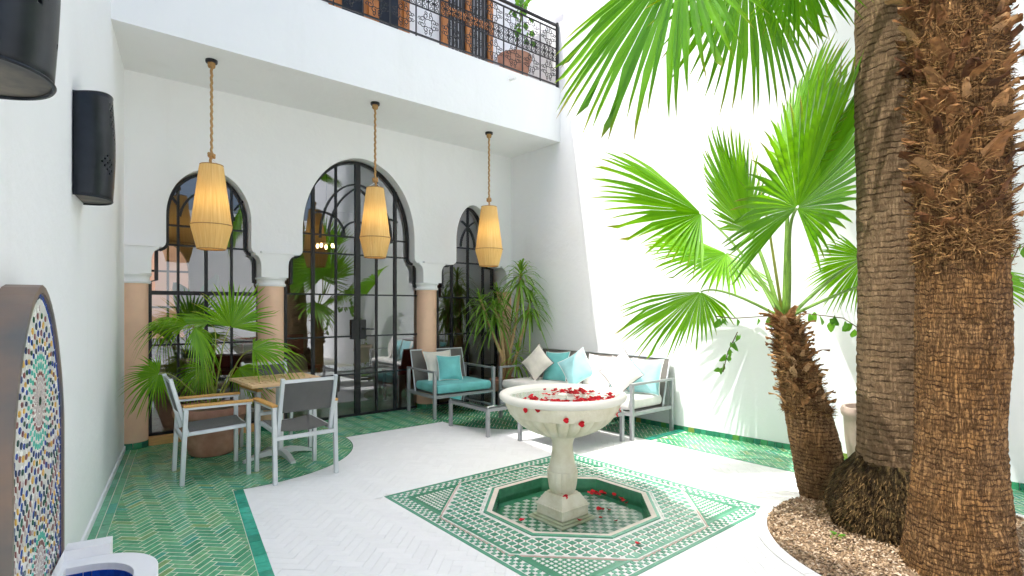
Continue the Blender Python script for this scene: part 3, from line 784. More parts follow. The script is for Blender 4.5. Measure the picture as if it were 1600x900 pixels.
fac = thing('riad_facade', 'white arcade facade with three horseshoe arches on peach columns', 'facade')
outl = [(-2.75, 2.15), (-2.75, 4.0), (2.95, 4.0), (2.95, 2.15)]
for k in 'RCL':
    op = opening(OPEN[k], .018); op = [(x, max(z, 2.15)) for x, z in op]
    outl += op
cl = []
for p in outl:
    if not cl or math.hypot(p[0] - cl[-1][0], p[1] - cl[-1][1]) > 1e-4: cl.append(p)
fw = MB().slab(list(reversed(cl)), [], lambda p, d: (p[0], d, p[1]), YF, YF + .30)
fw.build('wall_face', M['plaster_fac'], fac)
# capitals: block with a curved bracket to each side, moulding, column, green base
def capital(x, w, name='capital', half=0):
    top = w / 2 + .075; mid = w / 2 + .008
    prof = [(top, 2.152), (top, 2.125)] + [(mid + (top - mid) * (1 - math.sin(t)), 2.125 - .13 * (1 - math.cos(t))) for t in [k * PI / 12 for k in range(1, 7)]] + [(mid, 1.86)]
    poly = [(x + p[0], p[1]) for p in prof] + [(x - p[0], p[1]) for p in reversed(prof)]
    MB().slab(poly, [], lambda p, d: (p[0], d, p[1]), YF - .045, YF + .28).build('capital', M['mould'], fac, bevel=.004)
    MB().lathe([(w / 2 + .018, 1.755), (w / 2 + .026, 1.775), (w / 2 + .010, 1.80), (w / 2 + .012, 1.83), (w / 2 + .030, 1.845), (w / 2 + .030, 1.862)], 32, (x, YF + .13, 0)).build('capital_ring', M['mould'], fac, smooth=50)
    MB().lathe([(w / 2, .06), (w / 2, 1.765)], 32, (x, YF + .13, 0)).build('column', M['peach'], fac, smooth=50)
    nb = 12
    me = None
    for k in range(nb):
        a0, a1 = 2 * PI * (k + .03) / nb, 2 * PI * (k + .97) / nb; r0, r1 = w / 2 - .01, w / 2 + .012
        P = [(x + r * math.cos(a), YF + .13 + r * math.sin(a)) for r, a in ((r0, a0), (r1, a0), (r1, (a0 + a1) / 2), (r1, a1), (r0, a1))]
        MB().prism(P, 0, .068).build('base_tile', M['skirt'], fac)
capital(-2.41, .31); capital(-.985, .30); capital(1.245, .30); capital(2.80, .26)
MB().box(-2.75, -2.41, YF + .10, YF + .25, 0, 2.15).build('pier', M['peach'], fac)
# hood line: thin cornice at the impost
for a, b in ((-2.6, -2.235), (-1.145, -.765), (1.10, 1.50), (2.56, 2.9)):
    MB().box(a, b, YF - .060, YF + .01, 2.150, 2.172).build('impost', M['mould'], fac)
MB().box(-2.26, -1.10, YF + .05, YF + .30, 0, .085).build('sill', M['peachsill'], fac)

def bar_path(mb, pts, y, w, dep):
    """flat bar following a line in the x-z plane with mitred joints"""
    n = len(pts); V = []
    for i, p in enumerate(pts):
        a = Vector(pts[max(i - 1, 0)]); b = Vector(pts[min(i + 1, n - 1)]); t = (b - a).normalized(); nn = Vector((-t.y, t.x)) * w / 2; q = Vector(p)
        for s_, d in ((1, -dep / 2), (1, dep / 2), (-1, dep / 2), (-1, -dep / 2)): r = q + nn * s_; V.append((r.x, y + d, r.y))
    F = [(i * 4 + j, i * 4 + (j + 1) % 4, i * 4 + 4 + (j + 1) % 4, i * 4 + 4 + j) for i in range(n - 1) for j in range(4)] + [(0, 1, 2, 3), (4 * n - 4, 4 * n - 3, 4 * n - 2, 4 * n - 1)]
    return mb.add(V, F)
def arch_top(o, x):
    """height of the arch above x"""
    pts = arch_pts(o)
    for (x0, z0), (x1, z1) in zip(pts, pts[1:]):
        if (x0 - x) * (x1 - x) <= 0 and x0 != x1: return z0 + (z1 - z0) * (x - x0) / (x1 - x0)
    return o['sp']
def glazing(key, label, xs, zs, z0, thick, tracery, name='arched_window', cat='window'):
    o = OPEN[key]; c = o['c']
    t = thing(name, label, cat, (0, 0, 0))
    # outline frame
    right = [(c + o['hl'] - .012, z0), (c + o['hl'] - .012, ZC), (c + o['hm'] - .012, ZC + .02)] + [p for p in opening(o, -.012)[1:6]]
    full = right + arch_pts(o, -.012) + [(2 * c - x, z) for x, z in reversed(right)]
    bar_path(MB(), full, YG, .032, .05).build('frame', M['iron'], t)
    bar_path(MB(), [(c - o['hl'], z0 + .012), (c + o['hl'], z0 + .012)], YG, .03, .05).build('bottom_rail', M['iron'], t)
    for x in xs:
        top = arch_top(o, x) if abs(x - c) < o['hu'] else 2.1
        lim = tracery.get(round(x, 2), top)
        MB().box(x - thick.get(x, .022) / 2, x + thick.get(x, .022) / 2, YG - .024, YG + .024, z0, min(top, lim)).build('glazing_bar', M['iron'], t)
    for z in zs:
        h = (o['hl'] if z < ZC else (o['hm'] if z < ZI - .03 else o['hu'])) - .01
        MB().box(c - h, c + h, YG - .02, YG + .02, z - thick.get(z, .02) / 2, z + thick.get(z, .02) / 2).build('glazing_bar', M['iron'], t)
    for pth in tracery.get('paths', []): bar_path(MB(), pth, YG, .024, .038).build('tracery_bar', M['iron'], t)
    # panes
    X = [c - o['hl']] + list(xs) + [c + o['hl']]; Zs = [z0] + [z for z in zs] + [o['ap'] + .05]
    for za, zb in zip(Zs, Zs[1:]):
        for xa, xb in zip(X, X[1:]):
            if za >= ZI - .03: poly = [(c + o['hu'], ZI - .02)] + arch_pts(o) + [(c - o['hu'], ZI - .02)]
            elif za >= ZC - .15: poly = [(c - o['hm'], ZC - .15), (c + o['hm'], ZC - .15), (c + o['hm'], ZI), (c - o['hm'], ZI)]
            else: poly = [(c - o['hl'], z0), (c + o['hl'], z0), (c + o['hl'], ZC), (c - o['hl'], ZC)]
            for q in ((-1, 0, -xa), (1, 0, xb), (0, -1, -za), (0, 1, zb)): poly = poly and clip(poly, *q)
            if poly and area(poly) > .002:
                tx = random.gauss(0, .004); tz = random.gauss(0, .004); m_ = cen(poly)
                V = [(p[0], YG + tx * (p[0] - m_[0]) + tz * (p[1] - m_[1]), p[1]) for p in poly]
                raw(V, [tuple(range(len(V)))], 'pane', M['glass'], t)
    return t
def scaled_arch(o, k, kz): return [(o['c'] + (x - o['c']) * k, o['sp'] - .04 + (z - o['sp']) * kz) for x, z in arch_pts(o)]
def circ_arc(cx, cz, r, a0, a1, n=16): return [(cx + r * math.cos(math.radians(a0 + (a1 - a0) * i / n)), cz + r * math.sin(math.radians(a0 + (a1 - a0) * i / n))) for i in range(n + 1)]
oL, oC, oR = OPEN['L'], OPEN['C'], OPEN['R']
trL = {'paths': [scaled_arch(oL, .68, .68)[2:-2], [(oL['c'] - .30, 2.66), (oL['c'] - .40, 2.80)], [(oL['c'] + .28, 2.66), (oL['c'] + .38, 2.78)]]}
glazing('L', 'black iron arched window behind the potted palm, leftmost of the three', [-1.97, -1.69, -1.42], [.66, 1.08, 1.66, 2.2, 2.42], .09, {1.66: .045, -1.69: .03}, trL)
trC = {'paths': [scaled_arch(oC, .66, .74), circ_arc(oC['c'] - .785 + .30, 2.46, .30, 0, 115), circ_arc(oC['c'] + .785 - .30, 2.46, .30, 180, 65),
                 circ_arc(oC['c'] - .40, 2.46, .80, 62, 0, 20), circ_arc(oC['c'] + .40, 2.46, .80, 118, 180, 20),
                 circ_arc(oC['c'], 2.46, .22, 0, 180)]}
dC = glazing('C', 'tall black iron double door filling the middle arch, with a lever handle', [-.45, -.14, .165, .45, .74], [.58, 1.10, 1.67, 2.22, 2.46], .005, {.165: .075, -.45: .04, .74: .04}, trC, 'arched_door', 'door')
for x in (.115, .235):
    h = MB().box(x - .045, x + .045, YG - .036, YG - .022, 1.06, 1.33).build('lock_plate', M['iron'], dC, bevel=.003)
    if x > .2:
        hd = MB(); hd.tube([(x, YG - .03, 1.20), (x, YG - .085, 1.20), (x + .03, YG - .09, 1.20), (x + .14, YG - .085, 1.195)], .010, 8); hd.build('handle', M['iron'], h, smooth=True)
trR = {'paths': [circ_arc(oR['c'] - .315, 2.46, .45, 65, 0), circ_arc(oR['c'] + .315, 2.46, .45, 115, 180)]}
glazing('R', 'narrow black iron arched window behind the dracaena, rightmost of the three', [1.72, 2.03, 2.33], [.55, 1.08, 1.65, 2.2, 2.44], .01, {1.72: .032}, trR)

# ------------------------------------------------------------------ room seen through the glass
rm = thing('dining_room', 'dim brown room seen through the arcade glass', 'room')
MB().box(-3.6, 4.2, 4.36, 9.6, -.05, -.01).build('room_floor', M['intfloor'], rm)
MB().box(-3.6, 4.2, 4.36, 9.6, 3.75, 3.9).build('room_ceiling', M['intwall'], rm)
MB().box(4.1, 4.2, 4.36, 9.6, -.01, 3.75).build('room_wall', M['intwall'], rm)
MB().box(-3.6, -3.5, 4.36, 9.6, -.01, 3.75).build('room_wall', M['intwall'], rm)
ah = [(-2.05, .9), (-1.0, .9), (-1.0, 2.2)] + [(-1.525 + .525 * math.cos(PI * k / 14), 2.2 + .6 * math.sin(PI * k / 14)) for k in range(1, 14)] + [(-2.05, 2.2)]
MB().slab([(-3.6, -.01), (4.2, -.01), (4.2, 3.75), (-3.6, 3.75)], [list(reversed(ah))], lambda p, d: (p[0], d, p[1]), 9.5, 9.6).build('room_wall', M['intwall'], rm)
for x in (-1.7, -1.35): MB().box(x - .02, x + .02, 9.53, 9.57, .9, 2.78).build('window_bar', M['iron'], rm)
for z in (1.5, 2.2): MB().box(-2.05, -1.0, 9.53, 9.57, z - .02, z + .02).build('window_bar', M['iron'], rm)
MB().box(-4.5, 1.5, 11.6, 11.8, -.6, 4.2).build('wall_face', M['peach'], thing('light_well_wall', 'peach wall lit by daylight beyond the far room window', 'wall'))
def dining(x, y, lab):
    t = thing('dining_table', lab, 'table', (x, y, 0))
    MB().lathe([(.04, 0), (.04, .70)], 12).build('leg', M['redwood'], t)
    MB().lathe([(.28, 0), (.26, .03), (.05, .05)], 20).build('base', M['redwood'], t)
    def fl_c(a, z): return 1 + .05 * math.sin(a * 9) * (1 if z < .7 else 0)
    MB().lathe([(.50, .42), (.48, .6), (.455, .715), (.44, .73), (.05, .735)], 72, flute=fl_c, capb=False).build('tablecloth', M['cloth'], t, smooth=50)
dining(-.35, 6.2, 'round table under a white cloth inside, seen through the left door leaf')
dining(-2.3, 6.4, 'round table under a white cloth inside, seen through the left window')
def red_chair(x, y, rz, lab):
    t = thing('red_chair', lab, 'chair', (x, y, 0), rz)
    for a in (-.2, .2):
        for b in (-.2, .2): MB().box(a - .02, a + .02, b - .02, b + .02, 0, .44).build('leg', M['redwood'], t)
    MB().box(-.24, .24, -.24, .24, .441, .50).build('seat', M['redwood'], t, bevel=.01)
    MB().box(-.23, .23, .20, .25, .501, 1.02).build('backrest', M['redwood'], t, bevel=.01)
red_chair(.25, 6.7, .4, 'red chair inside, right of the white clothed table behind the door')
red_chair(-.95, 6.8, -.5, 'red chair inside, left of the white clothed table behind the door')
red_chair(1.25, 4.95, PI, 'red chair just inside the glass beside the middle column')
il = thing('interior_lamp', 'small lit hanging lamp inside the room behind the middle door', 'lamp', (.50, 6.2, 0))
MB().tube([(0, 0, 3.74), (0, 0, 2.62)], .008, 6).build('cord', M['iron'], il)
MB().lathe([(.03, 2.62), (.16, 2.60), (.16, 2.58), (.03, 2.57)], 24).build('ring', M['iron'], il)
for k in range(5): MB().lathe([(.008, 2.50), (.024, 2.53), (.024, 2.555), (.010, 2.575)], 12, (.15 * math.cos(k * 1.257), .15 * math.sin(k * 1.257), 0)).build('bulb', M['bulb'], il, smooth=True)
bn = thing('banana_plant', 'broad leaved green plant inside behind the left arched window', 'plant', (-1.55, 5.35, 0))
MB().lathe([(.18, 0), (.24, .4), (.21, .4), (.2, .36), (.02, .36)], 24).build('pot', M['terra_grey'], bn, smooth=50)
def big_leaf(parent, base, d, L, W, droop, mat, name='leaf'):
    V = []; F = []; d = Vector(d).normalized(); sd_ = d.cross(Vector((0, 0, 1))); sd_ = sd_.normalized() if sd_.length > .1 else Vector((1, 0, 0)); up = sd_.cross(d)
    n = 10
    for i in range(n + 1):
        t = i / n; p = Vector(base) + d * L * t - Vector((0, 0, 1)) * droop * L * t * t; ww = W * math.sin(PI * min(1, t * .92 + .06)) ** .7
        for j in (-1, -.5, 0, .5, 1): V.append(tuple(p + sd_ * ww * j + up * ww * .35 * abs(j)))
    for i in range(n):
        for j in range(4): F.append((i * 5 + j, i * 5 + j + 1, i * 5 + j + 6, i * 5 + j + 5))
    return raw(V, F, name, mat, parent, True)
for k, (dx, dy, dz, L) in enumerate(((-.7, -.1, .75, 1.2), (.55, .1, .9, 1.3), (-.3, -.25, 1.3, 1.5), (.9, -.2, .6, 1.1), (.15, -.2, 1.4, 1.6), (-.9, .2, .4, 1.0))):
    big_leaf(bn, (0, 0, .75), (dx, dy, dz), L, .22, .25, M['banana'])
MB().tube([(0, 0, .3), (0, 0, .8)], [.05, .03], 8).build('stem', M['stalk'], bn)

# ------------------------------------------------------------------ balcony
YB, ZB0, ZB1 = 2.90, 3.99, 4.80
bal = thing('balcony', 'white plaster balcony above the arcade with a smooth deep front', 'balcony')
MB().prism([(-2.74, YB), (2.797, YB), (2.797, 4.9), (-2.42, 4.9)], ZB0, ZB1).build('slab', M['plaster_fac'], bal)
MB().tube([(1.816, YB + .02, 4.672), (1.816, YB - .11, 4.655)], .022, 12).build('drain_spout', M['ceramic'], bal, smooth=40)
gy = 4.55
gal = thing('gallery_wall', 'white upper storey wall behind the balcony railing', 'wall')
MB().box(-3.0, 3.6, gy, gy + .3, ZB1, 8.6).build('wall_face', M['plaster_fac'], gal)
MB().box(-3.0, 3.6, 3.5, gy, 7.9, 8.1).build('ceiling_slab', M['plaster_fac'], gal)
def up_door(x0, x1, lab, dark):
    t = thing('balcony_door', lab, 'door', (0, 0, 0)); y = gy
    for a, b in ((x0, x0 + .10), (x1 - .10, x1), ((x0 + x1) / 2 - .05, (x0 + x1) / 2 + .05)): MB().box(a, b, y - .09, y - .01, ZB1, 7.3).build('stile', M['wood_door'], t, bevel=.006)
    for z in (ZB1 + .05, 5.55, 6.3, 7.25):
        for a, b in ((x0 + .10, (x0 + x1) / 2 - .05), ((x0 + x1) / 2 + .05, x1 - .10)): MB().box(a, b, y - .085, y - .012, z - .06, z + .06).build('rail', M['wood_door'], t, bevel=.006)
    for a, b in ((x0 + .10, (x0 + x1) / 2 - .05), ((x0 + x1) / 2 + .05, x1 - .10)):
        for z0, z1 in ((ZB1 + .11, 5.49), (5.61, 6.24), (6.36, 7.19)):
            if dark: MB().box(a, b, y - .05, y - .03, z0, z1).build('dark_panel', M['iron'], t)
            else:
                MB().box(a, b, y - .05, y - .03, z0, z1).build('panel', M['wood_door'], t)
                g_ = MB().box(a + .08, b - .08, y - .062, y - .054, z0 + .08, z1 - .08).build('pane', M['darkmetal'], t)
            if dark:
                for k in range(1, 5): MB().box(a + (b - a) * k / 5 - .006, a + (b - a) * k / 5 + .006, y - .062, y - .051, z0, z1).build('grille_bar', M['greyalu'], t)
up_door(-.12, 1.12, 'orange brown wooden double door with panes behind the balcony railing', False)
up_door(1.72, 2.74, 'orange framed dark grilled door behind the right part of the railing', True)
# railing
rl = thing('balcony_railing', 'black wrought iron balcony railing with scroll rosettes', 'railing')
X0, X1 = -2.68, 2.78; ZT = 5.755
for z, hgt, dd in ((ZT, .022, .045), (ZT - .075, .016, .02), (ZT - .36, .012, .016), (ZB1 + .40, .012, .016), (ZB1 + .055, .018, .022)):
    MB().box(X0, X1, YB + .03 - dd / 2, YB + .03 + dd / 2, z - hgt, z).build('rail', M['iron'], rl)
MB().box(X1 - .03, X1, YB + .012, YB + .048, ZB1, ZT + .03).build('post', M['iron'], rl)
mod = .345; nmod = int((X1 - X0) / mod)
barm = MB().box(-.007, .007, -.007, .007, ZB1, ZT - .08).mesh('bar', M['iron'])
shortm = MB().box(-.006, .006, -.006, .006, ZB1 + .40, ZT - .372).box(-.014, .014, -.014, .014, ZB1 + .49, ZB1 + .505).mesh('bar', M['iron'])
def spiral(c, r, a0, turns, sgn, n=14):
    return [(c[0] + r * (1 - .75 * i / n) * math.cos(a0 + sgn * turns * 2 * PI * i / n), 0, c[1] + r * (1 - .75 * i / n) * math.sin(a0 + sgn * turns * 2 * PI * i / n)) for i in range(n + 1)]
ros = MB()
for k in range(4):
    a = k * PI / 2 + PI / 4
    for sg in (1, -1):
        cc = (.088 * math.cos(a + sg * .42), .088 * math.sin(a + sg * .42))
        ros.tube(spiral(cc, .040, a + PI, 1.15, sg), .0052, 5)
    for sg in (1, -1):
        b_ = k * PI / 2
        cc = (.125 * math.cos(b_ + sg * .22), .125 * math.sin(b_ + sg * .22)); ros.tube(spiral(cc, .026, b_, 1.1, sg, 10), .0045, 5)
rosm = ros.mesh('scroll_rosette', M['iron'], True)
sm = MB()
for sg in (1, -1): sm.tube(spiral((sg * .035, .03), .034, PI / 2, 1.1, -sg, 10), .005, 5); sm.tube(spiral((sg * .035, -.03), .034, -PI / 2, 1.1, sg, 10), .005, 5)
smm = sm.mesh('scroll', M['iron'], True)
for k in range(nmod + 1):
    x = X1 - .02 - k * mod
    link('bar', barm, rl, (x, YB + .03, 0))
    if k < nmod:
        for zc in (ZB1 + .225, ZT - .22): link('scroll_rosette', rosm, rl, (x - mod / 2, YB + .03, zc))
        for q in (.25, .5, .75): link('bar', shortm, rl, (x - mod * q, YB + .03, 0))
        for q in (.25, .75):
            for zc in (ZB1 + .455, ZT - .43): link('scroll', smm, rl, (x - mod * q, YB + .03, zc))
bp_ = thing('balcony_plant', 'leafy climber in a terracotta pot standing behind the railing', 'plant', (2.28, 3.35, ZB1))
MB().lathe([(.16, 0), (.24, .40), (.26, .42), (.26, .47), (.23, .47), (.21, .42), (.02, .42)], 28).build('pot', M['terracotta'], bp_, smooth=50)
lfm = None
def small_leaf_mesh(L, W, mat):
    V = [(0, 0, 0), (W * .8, L * .3, .01), (W, L * .5, .012), (W * .6, L * .8, .0), (0, L, -.01), (-W * .6, L * .8, 0), (-W, L * .5, .012), (-W * .8, L * .3, .01), (0, L * .5, -.004)]
    F = [(8, i, i + 1) for i in range(0, 7)] + [(8, 7, 0)]
    me = bpy.data.meshes.new('leaf'); me.from_pydata(V, [], F); me.materials.append(mat); me.polygons.foreach_set('use_smooth', [True] * len(F)); return me
LF = [small_leaf_mesh(.075, .022, M['ivy']), small_leaf_mesh(.10, .036, M['ivy']), small_leaf_mesh(.06, .018, M['ivy'])]
LB = [small_leaf_mesh(.11, .040, M['ivy'])]
st = MB(); pth = [(0, 0, .4), (-.03, -.1, .7), (-.06, -.22, 1.0), (-.02, -.25, 1.3)]; st.tube(pth, [.012, .01, .008, .005], 6); st.build('stem', M['twig'], bp_)
for k in range(46):
    t_ = random.random(); z = .62 + .75 * t_
    link('leaf', random.choice(LB), bp_, (random.gauss(-.04, .09), random.gauss(-.2, .06), z), (random.uniform(-2.2, -.6), random.gauss(0, .5), random.uniform(0, 6.3)))

# ------------------------------------------------------------------ pendant lamps
def lamp(x, sc, lab, dz=0):
    t = thing('pendant_lamp', lab, 'lamp', (x, 3.23, 0), x * 2.3, 'raffia pendant lamps under the balcony')
    MB().lathe([(.052, ZB0 - .03), (.055, ZB0 - .022), (.055, ZB0)], 20).build('ceiling_cup', M['iron'], t, smooth=40)
    zt = 2.93 + dz; r = MB()
    P = [(.004 * math.sin(i * 2.1), .004 * math.cos(i * 2.1), ZB0 - .035 - (ZB0 - .035 - zt - .06) * i / 40) for i in range(41)]
    r.tube(P, .013, 8)
    ss = [(.018 * math.cos(i * .5), .018 * math.sin(i * .5), ZB0 - .03 - .012 * i) for i in range(5)]
    r.lathe([(.03, ZB0 - .075), (.036, ZB0 - .06), (.036, ZB0 - .03)], 12)
    for k in range(3):   # the knot
        a0 = k * 2.1; r.tube([(.024 * math.cos(a0 + q * .7), .024 * math.sin(a0 + q * .7), zt + .10 + .02 * math.sin(q * 1.9 + k)) for q in range(10)], .014, 7)
    r.tube([(0, 0, zt + .10), (.012, .004, zt + .05), (.004, 0, zt - .01)], .013, 8)
    r.build('rope', M['rope'], t, smooth=True)
    for sg in (1, -1): MB().tube([(.004, 0, zt + .07), (sg * .10, 0, zt - .005)], .0025, 5).build('wire', M['ceramic'], t)
    prof = [(.102 * sc, zt), (.109 * sc, zt - .02), (.180 * sc, zt - .58), (.187 * sc, zt - .605), (.182 * sc, zt - .635), (.132 * sc, zt - .835), (.126 * sc, zt - .845)]
    fl = lambda a, z: 1 + .012 * math.sin(a * 34 + 3 * math.sin(z * 9)) + .008 * math.sin(a * 61 + z * 14)
    pr2 = []
    for (a, b) in zip(prof, prof[1:]):
        nseg = 6 if abs(a[1] - b[1]) > .1 else 1
        for i in range(nseg): pr2.append((a[0] + (b[0] - a[0]) * i / nseg, a[1] + (b[1] - a[1]) * i / nseg))
    pr2.append(prof[-1])
    sh = MB().lathe(pr2, 120, flute=fl, capb=False, capt=False).build('lamp_shade', M['raffia'], t, smooth=50)
    for rr, zz in ((.128 * sc, zt - .845), (.188 * sc, zt - .605), (.104 * sc, zt)): MB().tube([(rr * math.cos(2 * PI * i / 40), rr * math.sin(2 * PI * i / 40), zz) for i in range(41)], .005, 6).build('hoop', M['rope'], sh, smooth=True)
    MB().lathe([(.012, zt - .30), (.03, zt - .36), (.032, zt - .40), (.018, zt - .435)], 16).build('bulb', M['bulb'], t, smooth=True)
lamp(-1.827, 1, 'raffia pendant lamp on a long rope before the left arched window')
lamp(-.049, .97, 'raffia pendant lamp hanging before the middle arched door', .02)
lamp(1.70, 1.04, 'raffia pendant lamp hanging before the narrow right arched window')

# ------------------------------------------------------------------ left wall: sconces, mosaic panel, wall basin
def sconce(s0, dep, hw, z0, z1, lab):
    t = thing('wall_sconce', lab, 'lamp'); V = []; F = []; n = 28; k = 30
    holes = set()
    mb = MB()
    def P(i, j, off=0):
        a = PI * i / n; z = z0 + (z1 - z0) * j / k; bulge = 1 + .08 * math.sin(PI * j / k)
        s_ = s0 - hw * math.cos(a); tt = .004 + dep * bulge * math.sin(a) ** .8
        zz = z + .05 * (math.sin(a) - .5) * (1 if j == k else 0)
        return tuple(lw(s_, tt + off, zz))
    for i in range(n):
        for j in range(k):
            jj = j / k; band = abs(i - (n * .50 + 2.6 * math.sin(jj * 5.5))) < 2.2 and .12 < jj < .96
            spot = ((i - n * .30) / 2.6) ** 2 + ((jj - .32) / .09) ** 2 < 1
            if (band or spot) and (i + j) % 2 == 0:
                # punched hole: shrink the opening inside the cell
                q = [Vector(P(i, j)), Vector(P(i + 1, j)), Vector(P(i + 1, j + 1)), Vector(P(i, j + 1))]; c = sum(q, Vector()) / 4
                r = [c + (x - c) * .62 for x in q]
                mb.add([tuple(x) for x in q + r], [(0, 1, 5, 4), (1, 2, 6, 5), (2, 3, 7, 6), (3, 0, 4, 7)])
            else: mb.add([P(i, j), P(i + 1, j), P(i + 1, j + 1), P(i, j + 1)], [(0, 1, 2, 3)])
    import bmesh
    o = mb.build('shade', M['darkmetal'], t, smooth=40)
    bm = bmesh.new(); bm.from_mesh(o.data); bmesh.ops.remove_doubles(bm, verts=bm.verts, dist=.0004); bmesh.ops.recalc_face_normals(bm, faces=bm.faces[:]); bm.to_mesh(o.data); bm.free()
    md = o.modifiers.new('thick', 'SOLIDIFY'); md.thickness = .004
    bt = [P(i, 0) for i in range(n + 1)]; mb = MB(); mb.add([(x, y, z + .004) for x, y, z in bt] + [(x, y, z + .009) for x, y, z in bt], [tuple(range(n + 1)), tuple(reversed(range(n + 1, 2 * n + 2)))])
    mb.build('base_plate', M['undermetal'], t)
    for q in (0, k): MB().tube([P(i, q) for i in range(n + 1)], .006, 6).build('rolled_edge', M['darkmetal'], t, smooth=True)
sconce(-.16, .165, .185, 2.15, 2.76, 'black punched metal half round sconce nearer the arcade')
sconce(-2.24, .225, .20, 2.15, 2.95, 'black punched metal sconce cut off by the top left corner')

PC = -1.66; PW = .39; PT = .10
pn = thing('zellige_panel', 'pointed arch wall panel of multicoloured mosaic with a grey frame', 'mosaic panel')
def ptop(ds, w=PW, ap=1.555, sp=.98):
    u = min(1, abs(ds) / w); return sp + (ap - sp) * (1 - u ** 1.75) ** .62
def pout(grow=0, n=24):
    w = PW + grow; L = [(-w, .36), (w, .36)] + [(w * math.cos(PI * i / n) if True else 0, 0) for i in range(n + 1)]
    out = [(-w, .36), (w, .36)]
    for i in range(n + 1):
        ds = w * math.cos(PI * i / n); out.append((ds, ptop(ds, w, 1.555 + grow)))
    return out
fnp = lambda p, d: tuple(lw(PC + p[0], d, p[1]))
MB().slab(pout(0), [], fnp, .002, PT - .006).build('backing', M['zwhite'], pn)
M['panelframe'] = plain('patinated_grey_frame', (.16, .18, .185), .55, .3, 3, .25, 20, .004, col2=(.24, .165, .12))
MB().slab(pout(.028), [list(reversed([(x * 1, z) for x, z in pout(.0)]))], fnp, .0, PT + .004).build('frame', M['panelframe'], pn)
cols = [plain('zp_cobalt', (.02, .06, .28), .25), plain('zp_turquoise', (.10, .46, .36), .25), plain('zp_maroon', (.20, .06, .06), .3), plain('zp_ochre', (.62, .36, .05), .3), plain('zp_bottle', (.015, .09, .06), .25), plain('zp_navy', (.03, .05, .13), .25), plain('zp_grey', (.50, .44, .42), .4)]
V = []; F = []; MI = []
def lozenge(ds, z, L, W, ang, m):
    if z + L > ptop(ds, PW - .035, 1.52) or abs(ds) > PW - .035 or z < .40: return
    L *= .86; W *= .8; c, s_ = math.cos(ang), math.sin(ang); b = len(V); pts = [(L, 0), (L * .45, W * .5), (-L * .45, W * .5), (-L, 0), (-L * .45, -W * .5), (L * .45, -W * .5)]
    for dd in (PT - .006, PT - .003):
        for (x, y) in pts: V.append(tuple(lw(PC + ds + x * c - y * s_, dd, z + x * s_ + y * c)))
    F.append(tuple(b + 6 + i for i in range(6))); MI.append(m)
    for i in range(6): F.append((b + i, b + (i + 1) % 6, b + 6 + (i + 1) % 6, b + 6 + i)); MI.append(m)
def rosette(z0, rings):
    for (r, n_, L, W, m) in rings:
        n0 = n_; n_ = 24 if r < .15 and n_ > 12 else (32 if n_ > 12 else n_)
        for k in range(n_):
            a = 2 * PI * (k + (.5 if rings.index((r, n0, L, W, m)) % 2 else 0)) / n_
            mm = m if isinstance(m, int) else m[k % len(m)]
            lozenge(r * math.cos(a), z0 + r * math.sin(a), L, W, a, mm)
rosette(1.15, [(.006, 6, .014, .02, 4), (.032, 16, .012, .010, 6), (.058, 16, .012, .012, 6), (.082, 24, .010, .010, 6), (.104, 24, .009, .013, 2), (.132, 24, .016, .018, 1), (.166, 24, .013, .018, 1),
               (.198, 24, .013, .020, (0, 5)), (.226, 24, .012, .020, (3, 4)), (.254, 24, .014, .022, (0, 2)), (.286, 24, .016, .026, (5, 3, 0)), (.318, 24, .014, .024, (2, 4)), (.346, 28, .014, .022, (0, 5, 6))])
rosette(.535, [(.03, 12, .012, .012, 6), (.06, 16, .012, .012, 6), (.085, 20, .010, .013, 2), (.112, 20, .015, .018, 1), (.142, 22, .012, .018, (0, 4)), (.17, 24, .012, .018, (3, 2)), (.198, 26, .013, .02, (0, 5, 6)), (.226, 26, .013, .02, (4, 2))])
for sg in (1, -1):
    rosette(.79 , [])
for i in range(16):
    for j in range(44):
        ds = (i - 7.5) * .047 + (.0235 if j % 2 else 0); z = .42 + j * .026
        d1 = math.hypot(ds, z - 1.15); d2 = math.hypot(ds, z - .535)
        if d1 < .365 or d2 < .24: continue
        lozenge(ds, z, .017, .018, PI / 2 + (.5 if (i + j) % 2 else -.5), [0, 5, 2, 3, 4, 6, 0, 2][(i * 3 + j * 5) % 8])
o = raw(V, F, 'mosaic_pieces', cols, pn, mi=MI); o['kind'] = 'stuff'
bl = MB()
pp = pout(-.012); 
for (a, b_) in zip(pp[1:], pp[2:]):
    n_ = max(1, int(math.hypot(a[0] - b_[0], a[1] - b_[1]) / .035))
    for i in range(n_):
        f0, f1 = (i + .08) / n_, (i + .92) / n_
        q0 = Vector(a).lerp(Vector(b_), f0); q1 = Vector(a).lerp(Vector(b_), f1); t_ = (q1 - q0).normalized(); nn = Vector((-t_.y, t_.x)) * .008
        bl.slab([tuple(q0 - nn), tuple(q1 - nn), tuple(q1 + nn), tuple(q0 + nn)], [], fnp, PT - .006, PT - .003)
bl.build('border_pieces', cols[0], pn)['kind'] = 'stuff'

